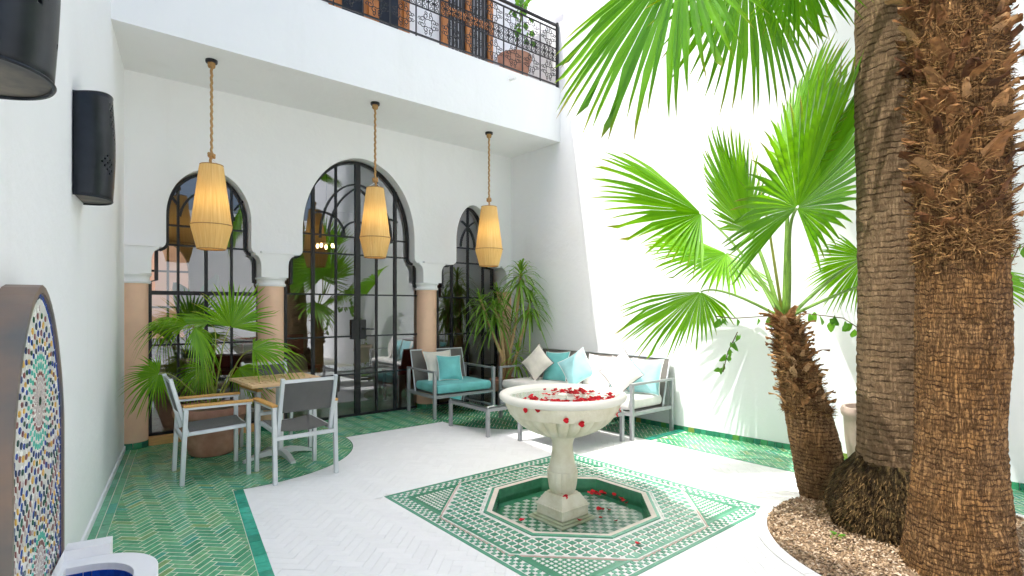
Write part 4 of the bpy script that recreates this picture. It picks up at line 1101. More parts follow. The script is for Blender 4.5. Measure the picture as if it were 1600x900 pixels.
wb = thing('wall_basin', 'white plaster wall basin lined with cobalt blue tiles below the mosaic panel', 'basin')
def Dshape(hw, dep, r, n=10, t0=0.0):
    out = [(PC - hw, t0)]
    out += [(PC - hw + r - r * math.cos(PI / 2 * i / n), dep - r + r * math.sin(PI / 2 * i / n)) for i in range(n + 1)]
    out += [(PC + hw - r + r * math.sin(PI / 2 * i / n), dep - r + r * math.cos(PI / 2 * i / n)) for i in range(n + 1)]
    return out + [(PC + hw, t0)]
fb = lambda p, d: tuple(lw(p[0], p[1], d))
MB().slab(Dshape(.385, .46, .24, t0=.105), [list(reversed(Dshape(.30, .375, .19, t0=.125)))], fb, 0, .395).build('basin_rim', M['plaster'], wb, bevel=.012)
MB().slab([(PC + .10, .105), (PC + .475, .105), (PC + .475, .27), (PC + .384, .27), (PC + .384, .106)], [], fb, 0, .44).build('ledge', M['plaster'], wb, bevel=.012)
inn = Dshape(.30, .375, .19, t0=.125); tl = MB()
for (a, b_) in zip(inn, inn[1:] + inn[:1]):
    A_, B_ = Vector(a), Vector(b_); n_ = max(1, round((B_ - A_).length / .06)) if (B_ - A_).length > .05 else 1
    for i in range(n_):
        q0, q1 = A_.lerp(B_, (i + .03) / n_), A_.lerp(B_, (i + .97) / n_); nn = Vector((-(q1 - q0).y, (q1 - q0).x)).normalized()
        m_ = Vector((PC, .25)) - (q0 + q1) / 2
        if nn.dot(m_) < 0: nn = -nn
        for zz in range(4):
            z1 = .365 - zz * .075
            tb = MB(); tb.slab([tuple(q0), tuple(q1), tuple(q1 + nn * .004), tuple(q0 + nn * .004)], [], fb, z1 - .072, z1); tb.build('wall_tile', M['blue_tile'], wb)
MB().slab(Dshape(.30, .375, .19, t0=.125), [], fb, .04, .06).build('basin_floor', M['blue_tile'], wb)

# ------------------------------------------------------------------ dining set
def sling(mb, P, sag=.02, n=8, axis=Vector((0, 0, -1))):
    """sheet between four corners with a slight sag"""
    a, b, c, d = [Vector(p) for p in P]; V = []
    for i in range(n + 1):
        for j in range(n + 1):
            u, v = i / n, j / n; p = a.lerp(b, u).lerp(d.lerp(c, u), v) + axis * sag * math.sin(PI * u) ; V.append(tuple(p))
    k = len(V); V += [tuple(Vector(p) - axis * .004) for p in V]
    F = []
    for i in range(n):
        for j in range(n): q = (i * (n + 1) + j, (i + 1) * (n + 1) + j, (i + 1) * (n + 1) + j + 1, i * (n + 1) + j + 1); F += [q, tuple(k + x for x in reversed(q))]
    return mb.add(V, F)
def dining_chair():
    t = thing('dining_chair', 'x', 'chair'); w = .265; tb = .036
    for sx in (-1, 1):
        MB().bar((sx * w, .25, 0), (sx * w, .25, .632), tb, tb).build('leg', M['alu'], t, bevel=.005)
        MB().bar((sx * w, -.265, 0), (sx * w, -.235, .632), tb, tb).build('leg', M['alu'], t, bevel=.005)
        MB().bar((sx * (w - .037), -.215, .40), (sx * (w - .037), -.345, .90), tb * .9, tb * .9, (0, 1, 0)).build('back_post', M['alu'], t, bevel=.006)
        MB().bar((sx * w, -.26, .641), (sx * w, .275, .641), tb, .018).build('arm_rail', M['alu'], t)
        MB().box(sx * w - .027, sx * w + .027, -.255, .285, .651, .673).build('armrest', M['teak_arm'], t, bevel=.007)
        MB().bar((sx * (w - .036), -.225, .418), (sx * (w - .036), .25, .440), .026, .034).build('seat_rail', M['alu'], t, bevel=.004)
    MB().bar((-w, .25, .425), (w, .25, .425), .028, .034).build('front_rail', M['alu'], t, bevel=.004)
    MB().bar((-w, -.25, .385), (w, -.25, .385), .028, .034).build('rear_rail', M['alu'], t, bevel=.004)
    MB().bar((-w + .05, -.338, .872), (w - .05, -.338, .872), .024, .030).build('top_rail', M['alu'], t, bevel=.004)
    sling(MB(), [(-w + .048, -.21, .437), (w - .048, -.21, .437), (w - .048, .245, .458), (-w + .048, .245, .458)], .02).build('seat', M['sling'], t, smooth='all')
    sling(MB(), [(-w + .052, -.268, .60), (w - .052, -.268, .60), (w - .052, -.333, .855), (-w + .052, -.333, .855)], .02, 8, Vector((0, -1, .2))).build('backrest', M['sling'], t, smooth='all')
    return t
ch = dining_chair(); G = 'aluminium chairs around the teak table'
def place(o, x, y, rz, lab): o.location = (x, y, 0); o.rotation_euler = (0, 0, rz); tag(o, lab, 'chair', G)
c2, c3 = copy_tree(ch), copy_tree(ch)
place(ch, -1.355, 2.14, math.radians(1), 'silver aluminium chair with its dark mesh back turned to the viewer')
place(c2, -1.945, 2.615, math.radians(-92), 'silver aluminium chair seen from the side before the terracotta pot')
place(c3, -1.225, 3.17, math.radians(184), 'silver aluminium chair on the far side of the teak table')
tb_ = thing('dining_table', 'square slatted teak table on a silver pedestal with crossed feet', 'table', (-1.31, 2.76, 0), math.radians(2))
hw = .37; zt = .785
for y0, y1 in ((-hw, -hw + .09), (-.075, .075), (hw - .09, hw)): MB().box(-hw, hw, y0 + .001, y1 - .001, zt - .026, zt).build('board', M['teak'], tb_, bevel=.003)
sme = MB().box(-.0215, .0215, -.089, .089, zt - .025, zt - .001).mesh('slat', M['teak'])
for yc in (-.165, .165):
    for k in range(13): link('slat', sme, tb_, (-hw + .026 + k * (2 * hw - .052) / 12, yc, 0))
for sx in (-1, 1): MB().box(sx * .2 - .02, sx * .2 + .02, -.33, .33, zt - .05, zt - .027).build('batten', M['alu'], tb_)
MB().lathe([(.036, .06), (.036, zt - .05)], 24).build('pedestal', M['alu'], tb_, smooth=40)
MB().box(-.16, .16, -.16, .16, zt - .066, zt - .051).build('top_plate', M['alu'], tb_)
for k in range(4):
    a = math.radians(2 + 90 * k); f_ = MB(); pts = [(.03, .085), (.12, .088), (.24, .062), (.335, .022), (.345, .004)]
    for i in range(len(pts) - 1): pass
    V = []; 
    for (r, z), wd, hh in zip(pts, (.030, .028, .026, .024, .022), (.06, .052, .04, .022, .008)):
        for sy, dz in ((-1, 0), (1, 0), (1, -1), (-1, -1)): V.append((r * math.cos(a) - sy * wd * math.sin(a), r * math.sin(a) + sy * wd * math.cos(a), max(.002, z + dz * hh)))
    F = [(i * 4 + j, i * 4 + (j + 1) % 4, i * 4 + 4 + (j + 1) % 4, i * 4 + 4 + j) for i in range(4) for j in range(4)] + [(0, 1, 2, 3), (16, 17, 18, 19)]
    f_.add(V, F).build('foot', M['alu'], tb_, bevel=.005)

# ------------------------------------------------------------------ lounge set
def cushion(mb, x0, x1, y0, y1, z0, z1, r=.05):
    """soft block with rounded edges and a crowned top"""
    n = 14; V = []; F = []
    def sm(t): return .5 * (t + math.copysign(1, t) * (1 - (1 - min(1, abs(t))) ** 2.2)) if False else t
    for side in (1, -1):
        for i in range(n + 1):
            for j in range(n + 1):
                u, v = -1 + 2 * i / n, -1 + 2 * j / n
                uu = math.copysign(1 - (1 - abs(u)) ** 2.7, u); vv = math.copysign(1 - (1 - abs(v)) ** 2.7, v)
                e = max(abs(uu), abs(vv)); h = (1 - abs(uu) ** 70) * (1 - abs(vv) ** 70)
                h = .92 * max(0, h) ** .4 + .10 * (1 - uu * uu) * (1 - vv * vv)
                V.append(((x0 + x1) / 2 + uu * (x1 - x0) / 2, (y0 + y1) / 2 + vv * (y1 - y0) / 2, (z0 + z1) / 2 + side * h * (z1 - z0) / 2))
    k = (n + 1) ** 2
    for s_ in range(2):
        for i in range(n):
            for j in range(n):
                a = s_ * k + i * (n + 1) + j; q = (a, a + n + 1, a + n + 2, a + 1); F.append(q if s_ == 0 else tuple(reversed(q)))
    return mb.add(V, F)
def pillow(name, label, size, thick, loc, nrm, roll, mat, pip, group):
    t = thing(name, label, 'cushion', loc, 0, group)
    nrm = Vector(nrm).normalized(); up = Vector((0, 0, 1)); sx = up.cross(nrm).normalized(); sy = nrm.cross(sx)
    q = Matrix.Rotation(roll, 3, nrm); sx, sy = q @ sx, q @ sy
    n = 16; V = []; F = []; edge = []
    def P(u, v, side):
        h = ((1 - u ** 2) * (1 - v ** 2)) ** .55 if abs(u) < 1 and abs(v) < 1 else 0
        pin = 1 - .10 * (1 - u * u) * abs(v) ** 3 - 0
        pin2 = 1 - .10 * (1 - v * v) * abs(u) ** 3
        wob = .006 * noise.noise(Vector((u * 2.3 + loc[0] * 9, v * 2.3 + loc[1] * 7, side)))
        return sx * (u * size / 2 * pin2) + sy * (v * size / 2 * pin) + nrm * (side * thick / 2 * h + wob * (1 if h > 0 else 0))
    for side in (1, -1):
        for i in range(n + 1):
            for j in range(n + 1): V.append(tuple(P(-1 + 2 * i / n, -1 + 2 * j / n, side)))
    k = (n + 1) ** 2
    for s_ in range(2):
        for i in range(n):
            for j in range(n):
                a = s_ * k + i * (n + 1) + j; qd = (a, a + n + 1, a + n + 2, a + 1); F.append(qd if s_ == 0 else tuple(reversed(qd)))
    b = MB().add(V, F).build('cover', mat, t, smooth='all')
    ring = [P(-1 + 2 * i / n, -1, 1) for i in range(n)] + [P(1, -1 + 2 * i / n, 1) for i in range(n)] + [P(1 - 2 * i / n, 1, 1) for i in range(n)] + [P(-1, 1 - 2 * i / n, 1) for i in range(n + 1)]
    MB().tube(ring, .005, 6).build('piping', pip, b, smooth='all')
    return t
def coffee_table(x0, x1, y0, y1, lab):
    t = thing('coffee_table', lab, 'table', ((x0 + x1) / 2, (y0 + y1) / 2, 0)); a, b = (x1 - x0) / 2, (y1 - y0) / 2; h = .33
    for sx in (-1, 1):
        for sy in (-1, 1): MB().box(sx * (a - .02) - .02, sx * (a - .02) + .02, sy * (b - .02) - .02, sy * (b - .02) + .02, 0, h).build('leg', M['greyalu'], t, bevel=.004)
        MB().box(-a + .041, a - .041, sx * (b - .02) - .018, sx * (b - .02) + .018, h - .04, h - .001).build('apron', M['greyalu'], t)
        MB().box(sx * (a - .02) - .018, sx * (a - .02) + .018, -b + .041, b - .041, h - .04, h - .001).build('apron', M['greyalu'], t)
    for sx in (-1, 1):
        for sy in (-1, 1): MB().lathe([(.012, h), (.012, h + .022)], 10, (sx * (a - .02), sy * (b - .02), 0)).build('stand_off', M['ceramic'], t)
    g_ = MB().box(-a, a, -b, b, h + .022, h + .031).build('glass_top', M['tableglass'], t)
    MB().box(-a + .03, a - .03, -b + .03, b - .03, h + .004, h + .014).build('under_panel', M['greyalu'], t)
    return t
coffee_table(.77, 1.62, 2.05, 2.86, 'low glass topped grey metal coffee table in front of the single armchair')
coffee_table(.94, 1.84, .93, 1.72, 'low grey metal coffee table half hidden behind the fountain bowl')
asht = thing('ashtray', 'small white ashtray on the glass coffee table', 'ashtray', (1.25, 2.30, .363)); MB().lathe([(.045, 0), (.06, .035), (.052, .035), (.04, .012), (.01, .012)], 24).build('dish', M['ceramic'], asht, smooth=50)

def lounge(name, label, width, seats, loc, rz, seatmat, cat):
    """seat facing -y locally; the back is at +y"""
    t = thing(name, label, cat, loc, rz); dep = .82; a = width / 2; tb = .042; ah = .615
    for sx in (-1, 1):
        x = sx * (a - tb / 2)
        MB().bar((x, -dep / 2, 0), (x, -dep / 2, ah), tb, tb).build('leg', M['greyalu'], t, bevel=.005)
        MB().bar((x, dep / 2 - .05, 0), (x, dep / 2 - .05, ah), tb, tb).build('leg', M['greyalu'], t, bevel=.005)
        MB().bar((x, -dep / 2 - .02, ah + .012), (x, dep / 2 - .03, ah + .012), tb + .006, .026).build('armrest', M['greyalu'], t, bevel=.005)
        MB().bar((x, -dep / 2 + .021, .29), (x, dep / 2 - .075, .29), .03, .04).build('side_rail', M['greyalu'], t)
    MB().box(-a + tb, a - tb, -dep / 2 - .016, -dep / 2 + .016, .272, .312).build('front_rail', M['greyalu'], t)
    MB().box(-a + tb, a - tb, dep / 2 - .10, dep / 2 - .06, .272, .312).build('rear_rail', M['greyalu'], t)
    sw = (width - 2 * tb - .02) / seats
    for k in range(seats):
        x0 = -a + tb + .01 + k * sw; x1 = x0 + sw
        sling(MB(), [(x0 + .02, -dep / 2 + .02, .318), (x1 - .02, -dep / 2 + .02, .318), (x1 - .02, dep / 2 - .16, .298), (x0 + .02, dep / 2 - .16, .298)], .006).build('seat_panel', M['wicker'], t, smooth='all')
        B0, B1 = Vector((0, dep / 2 - .17, .30)), Vector((0, dep / 2 - .015, .87))
        bk = MB(); sling(bk, [(x0 + .02, B0.y, B0.z), (x1 - .02, B0.y, B0.z), (x1 - .02, B1.y, B1.z), (x0 + .02, B1.y, B1.z)], .008, 8, Vector((0, 1, .2)))
        bo = bk.build('backrest', M['wicker'], t, smooth='all')
        fr = MB(); fr.tube([(x0 + .014, B0.y, B0.z), (x0 + .014, B1.y, B1.z), (x1 - .014, B1.y, B1.z), (x1 - .014, B0.y, B0.z)], .012, 8); fr.build('back_frame', M['alu'], bo, smooth=40)
        cushion(MB(), x0 + .012, x1 - .012, -dep / 2 - .005, dep / 2 - .19, .325, .455).build('seat_cushion', seatmat, t, smooth='all')
    return t
lounge('armchair', 'grey framed armchair with an aqua seat cushion in front of the glass', 1.0, 1, (1.35, 3.70, 0), math.radians(-3), M['aqua'], 'armchair')
lounge('sofa', 'long grey framed sofa with white seat cushions along the sunlit wall', 2.40, 3, (2.345, 2.08, 0), math.radians(-90), M['white_fab'], 'sofa')
GP = 'loose cushions on the lounge seats'
pillow('cushion', 'cream cushion leaning in the back of the armchair', .46, .15, (1.27, 3.85, .645), (-.05, -1, .38), .02, M['cream'], M['piping_w'], GP)
pillow('cushion', 'aqua cushion with pale piping on the armchair', .38, .14, (1.33, 3.68, .625), (-.15, -1, .42), -.06, M['aqua'], M['piping_w'], GP)
pillow('cushion', 'cream cushion with dark piping standing on its corner, sofa end near the dracaena', .40, .13, (2.28, 2.85, .70), (-1, -.25, .30), PI / 4 + .05, M['cream'], M['piping_d'], GP)
pillow('cushion', 'aqua cushion behind the corner-standing cream one near the dracaena', .44, .15, (2.47, 2.66, .65), (-1, -.1, .32), .06, M['aqua'], M['piping_w'], GP)
pillow('cushion', 'pale aqua cushion tipped on its corner in the middle of the sofa', .42, .14, (2.33, 2.12, .68), (-1, -.35, .30), PI / 4 - .20, M['aqua_light'], M['piping_w'], GP)
pillow('cushion', 'white cushion behind the tipped pale aqua one, sofa middle', .44, .15, (2.47, 1.85, .66), (-1, -.1, .32), -.04, M['white_fab'], M['piping_d'], GP)
pillow('cushion', 'white cushion standing on its corner at the fountain end of the sofa', .43, .14, (2.24, 1.30, .70), (-1, -.20, .28), PI / 4, M['white_fab'], M['piping_d'], GP)
pillow('cushion', 'pale aqua cushion beside the sofa arm at the sunny end', .44, .15, (2.46, 1.10, .66), (-1, -.05, .30), .03, M['aqua_light'], M['piping_w'], GP)
pillow('cushion', 'pale aqua cushion mostly hidden behind the white corner-standing one', .42, .13, (2.50, 1.50, .66), (-1, .05, .30), 0, M['aqua_light'], M['piping_w'], GP)

# ------------------------------------------------------------------ palms
def fan_mesh(mb, H, a, b, L, th0, th1, droop, n=None, joint=None):
    joint = joint or (.62 if L > .7 or not n else .46)
    H, a, b = Vector(H), Vector(a), Vector(b); nr = a.cross(b).normalized(); Z = Vector((0, 0, 1))
    n = n or max(14, int((th1 - th0) / 4.6)); dl = math.radians((th1 - th0) / n); rad = math.radians(max(abs(th0), abs(th1)))
    for i in range(n):
        th = math.radians(th0) + dl * (i + .5)
        m = a * math.cos(th) + b * math.sin(th); e1 = a * math.cos(th - dl / 2) + b * math.sin(th - dl / 2); e2 = a * math.cos(th + dl / 2) + b * math.sin(th + dl / 2)
        ln = L * (1 - .30 * (abs(th) / max(rad, 1.2)) ** 2) * random.uniform(.93, 1.05); rj = ln * joint * random.uniform(.9, 1.08)
        sw = random.gauss(0, .02); tipdr = droop * random.uniform(.6, 1.7)
        def pt(r, d, up): 
            k = r / L
            return H + d * r + nr * (up + .10 * L * k * k * math.cos(th)) - Z * (tipdr * L * k ** 3) + b * (sw * L * k * k)
        fold = .22 * rj * dl
        R_ = [ln * .02, rj * .5, rj, rj + (ln - rj) * .35, rj + (ln - rj) * .72]; wf = [1, 1, 1, .62, .30]
        V = []
        for r, wq in zip(R_, wf):
            if r <= rj: d1, d2 = e1, e2
            else:
                s_ = rj / r * wq; d1 = (m + (e1 - m) * s_); d2 = (m + (e2 - m) * s_)
            V += [pt(r, d1, -fold * min(1, r / rj)), pt(r, m, fold * min(1, r / rj) * wq), pt(r, d2, -fold * min(1, r / rj))]
        if random.random() < .10: V = [v_ + b * (random.uniform(-.5, .5) * L * max(0, (i_ // 3) - 2) * .03) - Z * (.02 * L * max(0, i_ // 3 - 2)) for i_, v_ in enumerate(V)]
        V.append(pt(ln, m, 0))
        F = []
        for k in range(4): F += [(3 * k, 3 * k + 1, 3 * k + 4, 3 * k + 3), (3 * k + 1, 3 * k + 2, 3 * k + 5, 3 * k + 4)]
        F += [(12, 13, 15), (13, 14, 15)]
        mb.add(V, F)
    return mb
def frond(parent, origin, spec, mat, stalkmat, base, rs=.014, sag=.12, n=None):
    H, a, b, L, th0, th1, dr = spec
    o0 = Vector(origin)
    mb = fan_mesh(MB(), Vector(H) - o0, a, b, L, th0, th1, dr, n)
    f = raw(mb.v, mb.f, 'frond', mat, parent, False)
    tp = []
    for k in range(len(mb.v) // 16):
        q = random.random() ** 2 * .9; tp += [0.0] * 12 + [q * .35] * 3 + [min(1, q + .25)]
    f.data.attributes.new('tip', 'FLOAT', 'POINT').data.foreach_set('value', tp)
    B = Vector(base) - o0; E = Vector(H) - o0; av = Vector(a); P = []
    mid = (B + E) / 2 + Vector((0, 0, sag * (E - B).length)); mid2 = E - av * .18 * (E - B).length
    for i in range(13):
        t = i / 12; P.append((B * (1 - t) ** 3 + mid * 3 * t * (1 - t) ** 2 + mid2 * 3 * t * t * (1 - t) + E * t ** 3))
    MB().tube(P, [rs * (1.5 - .8 * i / 12) for i in range(13)], 7, flat=.6).build('stalk', stalkmat, f, smooth='all')
    th = MB()   # saw teeth along the stalk
    return f
def trunk(parent, path, radii, mat, name='trunk', n=56, seg=120, ring=.012, ringn=40, lump=.02, seed=0):
    """tapered trunk along a smooth path with uneven leaf-scar rings"""
    def cat(vals, t):
        k = len(vals) - 1; x = t * k; i = min(int(x), k - 1); f_ = x - i
        p0, p1, p2, p3 = vals[max(i - 1, 0)], vals[i], vals[i + 1], vals[min(i + 2, k)]
        return .5 * ((2 * p1) + (p2 - p0) * f_ + (2 * p0 - 5 * p1 + 4 * p2 - p3) * f_ ** 2 + (3 * p1 - p0 - 3 * p2 + p3) * f_ ** 3)
    V = []; F = []; path = [Vector(p) for p in path]
    for i in range(seg + 1):
        t = i / seg; c = cat(path, t); r = cat(radii, t)
        for j in range(n):
            a = 2 * PI * j / n; q = Vector((math.cos(a) * 1.3, math.sin(a) * 1.3, c.z * 1.6 + seed))
            ph = c.z * ringn + 1.6 * noise.noise(q * 1.4) + .35 * noise.noise(q * 6)
            s_ = abs((ph % 1) - .5) * 2
            dr = -ring * (1 - s_) ** 2.5 * (.6 + .7 * noise.noise(q * 3 + Vector((3, 1, 7)))) + lump * noise.noise(q * 1.1) + .006 * noise.noise(Vector((math.cos(a) * 9, math.sin(a) * 9, c.z * 5 + seed))) + .006 * noise.noise(Vector((math.cos(a) * 22, math.sin(a) * 22, c.z * 30 + seed)))
            V.append((c.x + (r + dr) * math.cos(a), c.y + (r + dr) * math.sin(a), c.z))
    F = [(i * n + j, i * n + (j + 1) % n, (i + 1) * n + (j + 1) % n, (i + 1) * n + j) for i in range(seg) for j in range(n)] + [tuple(seg * n + j for j in range(n))]
    return raw(V, F, name, mat, parent, True), (lambda t: (cat(path, t), cat(radii, t)))
def stub_mesh(L, W, seed, mat=None):
    random.seed(seed); V = []; F = []; n = 5; cv = random.uniform(.15, .5); tw = random.gauss(0, .25)
    for i in range(n + 1):
        t = i / n; ww = W * (1 - .62 * t ** .8) * (1 + .12 * random.uniform(-1, 1)); z = L * t; y = cv * L * t * t + (.02 if i == n else 0); th = .012 * (1 - .6 * t)
        for j, s_ in enumerate((-1, -.4, .4, 1)): V.append((s_ * ww / 2 + tw * L * t * t, y + th * (1 - s_ * s_), z + (random.uniform(-.02, .025) if i == n else 0)))
        for s_ in (1, -1): V.append((s_ * ww / 2 * .9 + tw * L * t * t, y - th * .7, z))
    for i in range(n):
        for j in range(6): F.append((i * 6 + j, i * 6 + (j + 1) % 6, i * 6 + 6 + (j + 1) % 6, i * 6 + 6 + j))
    F.append(tuple(n * 6 + j for j in range(6)))
    me = bpy.data.meshes.new('leaf_base'); me.from_pydata(V, [], F); me.materials.append(mat or M['stub']); me.update(); return me
def shag(parent, fn, t0, t1, count, L, W, fibre, seed=3, lean=.35, mat=None):
    """cut leaf bases and hanging fibre round the upper trunk"""
    ST = [stub_mesh(L * k, W * q, seed + i, mat) for i, (k, q) in enumerate(((1, 1), (.8, 1.2), (1.2, .8), (.65, 1.0), (.9, .6), (.5, 1.3)))]
    random.seed(seed)
    for k in range(count):
        t = t0 + (t1 - t0) * ((k + random.random()) / count) ** .8 - abs(random.gauss(0, .012)); a = k * 2.39996 + random.gauss(0, .12); c, r = fn(t)
        q = Matrix.Rotation(a - PI / 2, 4, 'Z') @ Matrix.Rotation(-random.gauss(lean, .22), 4, 'X') @ Matrix.Rotation(random.gauss(0, .3), 4, 'Y')
        o = link('leaf_base', random.choice(ST), parent); p = c + Vector((math.cos(a), math.sin(a), 0)) * (r - .018)
        o.matrix_basis = Matrix.Translation(p) @ q
    V = []; F = []
    for k in range(fibre):
        t = random.uniform(t0, t1) if random.random() < .8 else t0 - abs(random.gauss(0, .018)); a = random.uniform(0, 6.3); c, r = fn(max(0, t)); p = c + Vector((math.cos(a), math.sin(a), 0)) * (r - .005)
        out = Vector((math.cos(a), math.sin(a), 0)); tn = Vector((-math.sin(a), math.cos(a), 0)); L2 = random.uniform(.03, .09) * (L / .16) ** .5; ww = random.uniform(.0010, .0035)
        d = (out * random.uniform(.1, .9) + tn * random.gauss(0, .7) + Vector((0, 0, random.uniform(-.7, .9)))).normalized(); sd = d.cross(out + Vector((0, 0, .3))).normalized(); b = len(V)
        V += [tuple(p - sd * ww), tuple(p + sd * ww), tuple(p + d * L2 * .55 + out * .012 + sd * ww * .8), tuple(p + d * L2 * .55 + out * .012 - sd * ww * .8), tuple(p + d * L2 + tn * random.gauss(0, .012))]
        F += [(b, b + 1, b + 2, b + 3), (b + 3, b + 2, b + 4)]
    o = raw(V, F, 'fibre', M['fibre'], parent); o['kind'] = 'stuff'

# small leaning palm
SP0 = (1.604, -1.196, 0)
sp = thing('young_palm', 'young fan palm with a short leaning shaggy trunk before the sunlit wall', 'palm', SP0)
_, fs = trunk(sp, [(0, -.02, -.02), (-.02, 0, .2), (-.03, .06, .55), (-.045, .13, .85), (-.055, .20, 1.15), (-.06, .255, 1.42)], [.165, .18, .172, .155, .122, .092], M['bark_young'], ringn=30, ring=.010, lump=.015, seed=4)
shag(sp, fs, .50, 1.0, 120, .11, .085, 2600, 21, .32, M['stub_young'])
random.seed(5)
CR = Vector((1.54, -.94, 1.40))
SMALL = [((1.516, -.208, 2.359), (-.476, .591, .651), (.852, .124, .509), 1.123, -115, 15, .05),
 ((1.663, -.592, 2.178), (-.287, .316, .904), (-.7, -.713, .027), 1.01, -80, 80, .04),
 ((1.352, -1.115, 2.266), (.078, -.544, .835), (.985, .08, -.15), 1.158, -155, 105, .10),
 ((1.736, -.915, 2.68), (-.131, -.252, .959), (-.72, -.641, -.267), 1.059, -80, 85, .04),
 ((2.494, .081, 2.078), (-.476, .812, .338), (.831, .289, .476), .90, -150, 20, .08),
 ((1.239, -.367, 1.633), (-.45, .776, -.443), (-.843, -.205, .498), .747, -115, 40, .22),
 ((2.327, -1.281, 1.931), (-.187, .772, -.607), (.306, .633, .711), .537, -90, 90, .08),
 ((2.406, -1.869, 1.778), (.195, -.965, -.176), (-.914, -.114, -.39), .57, -70, 80, .08)]
for k, s in enumerate(SMALL): frond(sp, SP0, s, M['frond_dark'] if k in (2,) else M['frond'], M['stalk'], tuple(CR + Vector((random.gauss(0, .02), random.gauss(0, .02), 0))), .015)
MB().tube([Vector((1.54, -.93, 1.40)) - Vector(SP0), Vector((1.56, -.80, 2.2)) - Vector(SP0), Vector((1.548, -.627, 3.021)) - Vector(SP0)], [.014, .011, .002], 6).build('unopened_spear', M['stalk_y'], sp, smooth='all')

# tall palms
T2 = (1.29, -1.78, 0)
p2 = thing('tall_palm', 'tall palm with a ringed grey trunk rising from a swollen root mass', 'palm', T2)
_, f2 = trunk(p2, [(0, 0, -.02), (0, 0, .5), (-.01, 0, 1.5), (-.03, .01, 3.0), (-.06, .03, 4.6), (-.08, .04, 6.3)], [.25, .235, .225, .215, .20, .17], M['bark2'], seg=260, ringn=19, ring=.012, lump=.012, seed=9)
rv, _ = trunk(p2, [(0, 0, -.03), (0, .0, .08), (0, 0, .2), (0, 0, .32), (0, 0, .42), (0, 0, .5)], [.43, .455, .44, .385, .30, .225], M['roots'], 'root_mass', n=110, seg=60, ring=.035, ringn=5, lump=.085, seed=3)
V = []; F = []; random.seed(8)
for k in range(2600):   # tangled rootlets
    a = random.uniform(0, 6.3); z = random.uniform(.0, .42); r = .455 - .20 * (z / .5) ** 2.2 + .0; p = Vector((r * math.cos(a), r * math.sin(a), z)); tn = Vector((-math.sin(a), math.cos(a), 0)); out = Vector((math.cos(a), math.sin(a), 0))
    d = (Vector((0, 0, -1)) + tn * random.gauss(0, .4) + out * .35).normalized(); L = random.uniform(.02, .06); ww = random.uniform(.0012, .003); b = len(V)
    V += [tuple(p - tn * ww), tuple(p + tn * ww), tuple(p + d * L * .5 + out * .018 + tn * ww), tuple(p + d * L * .5 + out * .018 - tn * ww), tuple(p + d * L)]; F += [(b, b + 1, b + 2, b + 3), (b + 3, b + 2, b + 4)]
o = raw(V, F, 'rootlets', M['rootfibre'], p2); o['kind'] = 'stuff'
T3 = (.80, -2.20, 0)
p3 = thing('tall_palm', 'thick palm with a brown cracked trunk shaggy with cut leaf bases, nearest the viewer', 'palm', T3)
_, f3 = trunk(p3, [(.0, 0, -.02), (.0, 0, .25), (.01, 0, .7), (.01, -.01, 1.3), (.0, -.01, 1.9), (0, 0, 2.6), (-.02, .02, 3.3), (-.03, .03, 4.4)], [.272, .236, .212, .204, .200, .213, .205, .18], M['bark'], seg=240, ringn=24, ring=.012, lump=.02, seed=17, n=72)
shag(p3, f3, .575, .95, 240, .135, .115, 9000, 41, .22)
random.seed(77)
BIG = [((.025, -.981, 3.753), (-.381, .319, -.868), (.044, .944, .328), 1.225, -62, 58, .03), ((.466, -1.155, 3.829), (.016, -.014, -1.0), (-.928, .371, -.02), .996, -82, 85, .03), ((.398, -1.489, 3.65), (.386, -.324, -.864), (-.315, .834, -.453), .56, -70, 70, .05)]
for s in BIG: frond(p3, T3, s, M['frond_dark'], M['stalk'], (T3[0], T3[1], 4.4), .02, .3)
def crown(parent, T, z, n, seed, L, av=None):
    random.seed(seed)
    for k in range(n):
        az = k * 2.39996 + random.uniform(-.2, .2); el = math.radians(random.uniform(5, 70)); ps = random.uniform(.8, 1.2)
        d = Vector((math.cos(az) * math.cos(el), math.sin(az) * math.cos(el), math.sin(el))); Hh = Vector((T[0], T[1], z)) + d * ps
        ax = (d - Vector((0, 0, .55))).normalized(); sd_ = ax.cross(Vector((0, 0, 1))).normalized()
        if Hh.x < .4 and Hh.y > -2.2 : continue
        frond(parent, T, (tuple(Hh), tuple(ax), tuple(sd_), L, -100, 100, .1), M['frond_dark'], M['stalk'], (T[0] + d.x * .1, T[1] + d.y * .1, z - .1), .018, .1)
crown(p3, T3, 4.55, 11, 2, .9); crown(p2, T2, 6.35, 14, 6, .95)

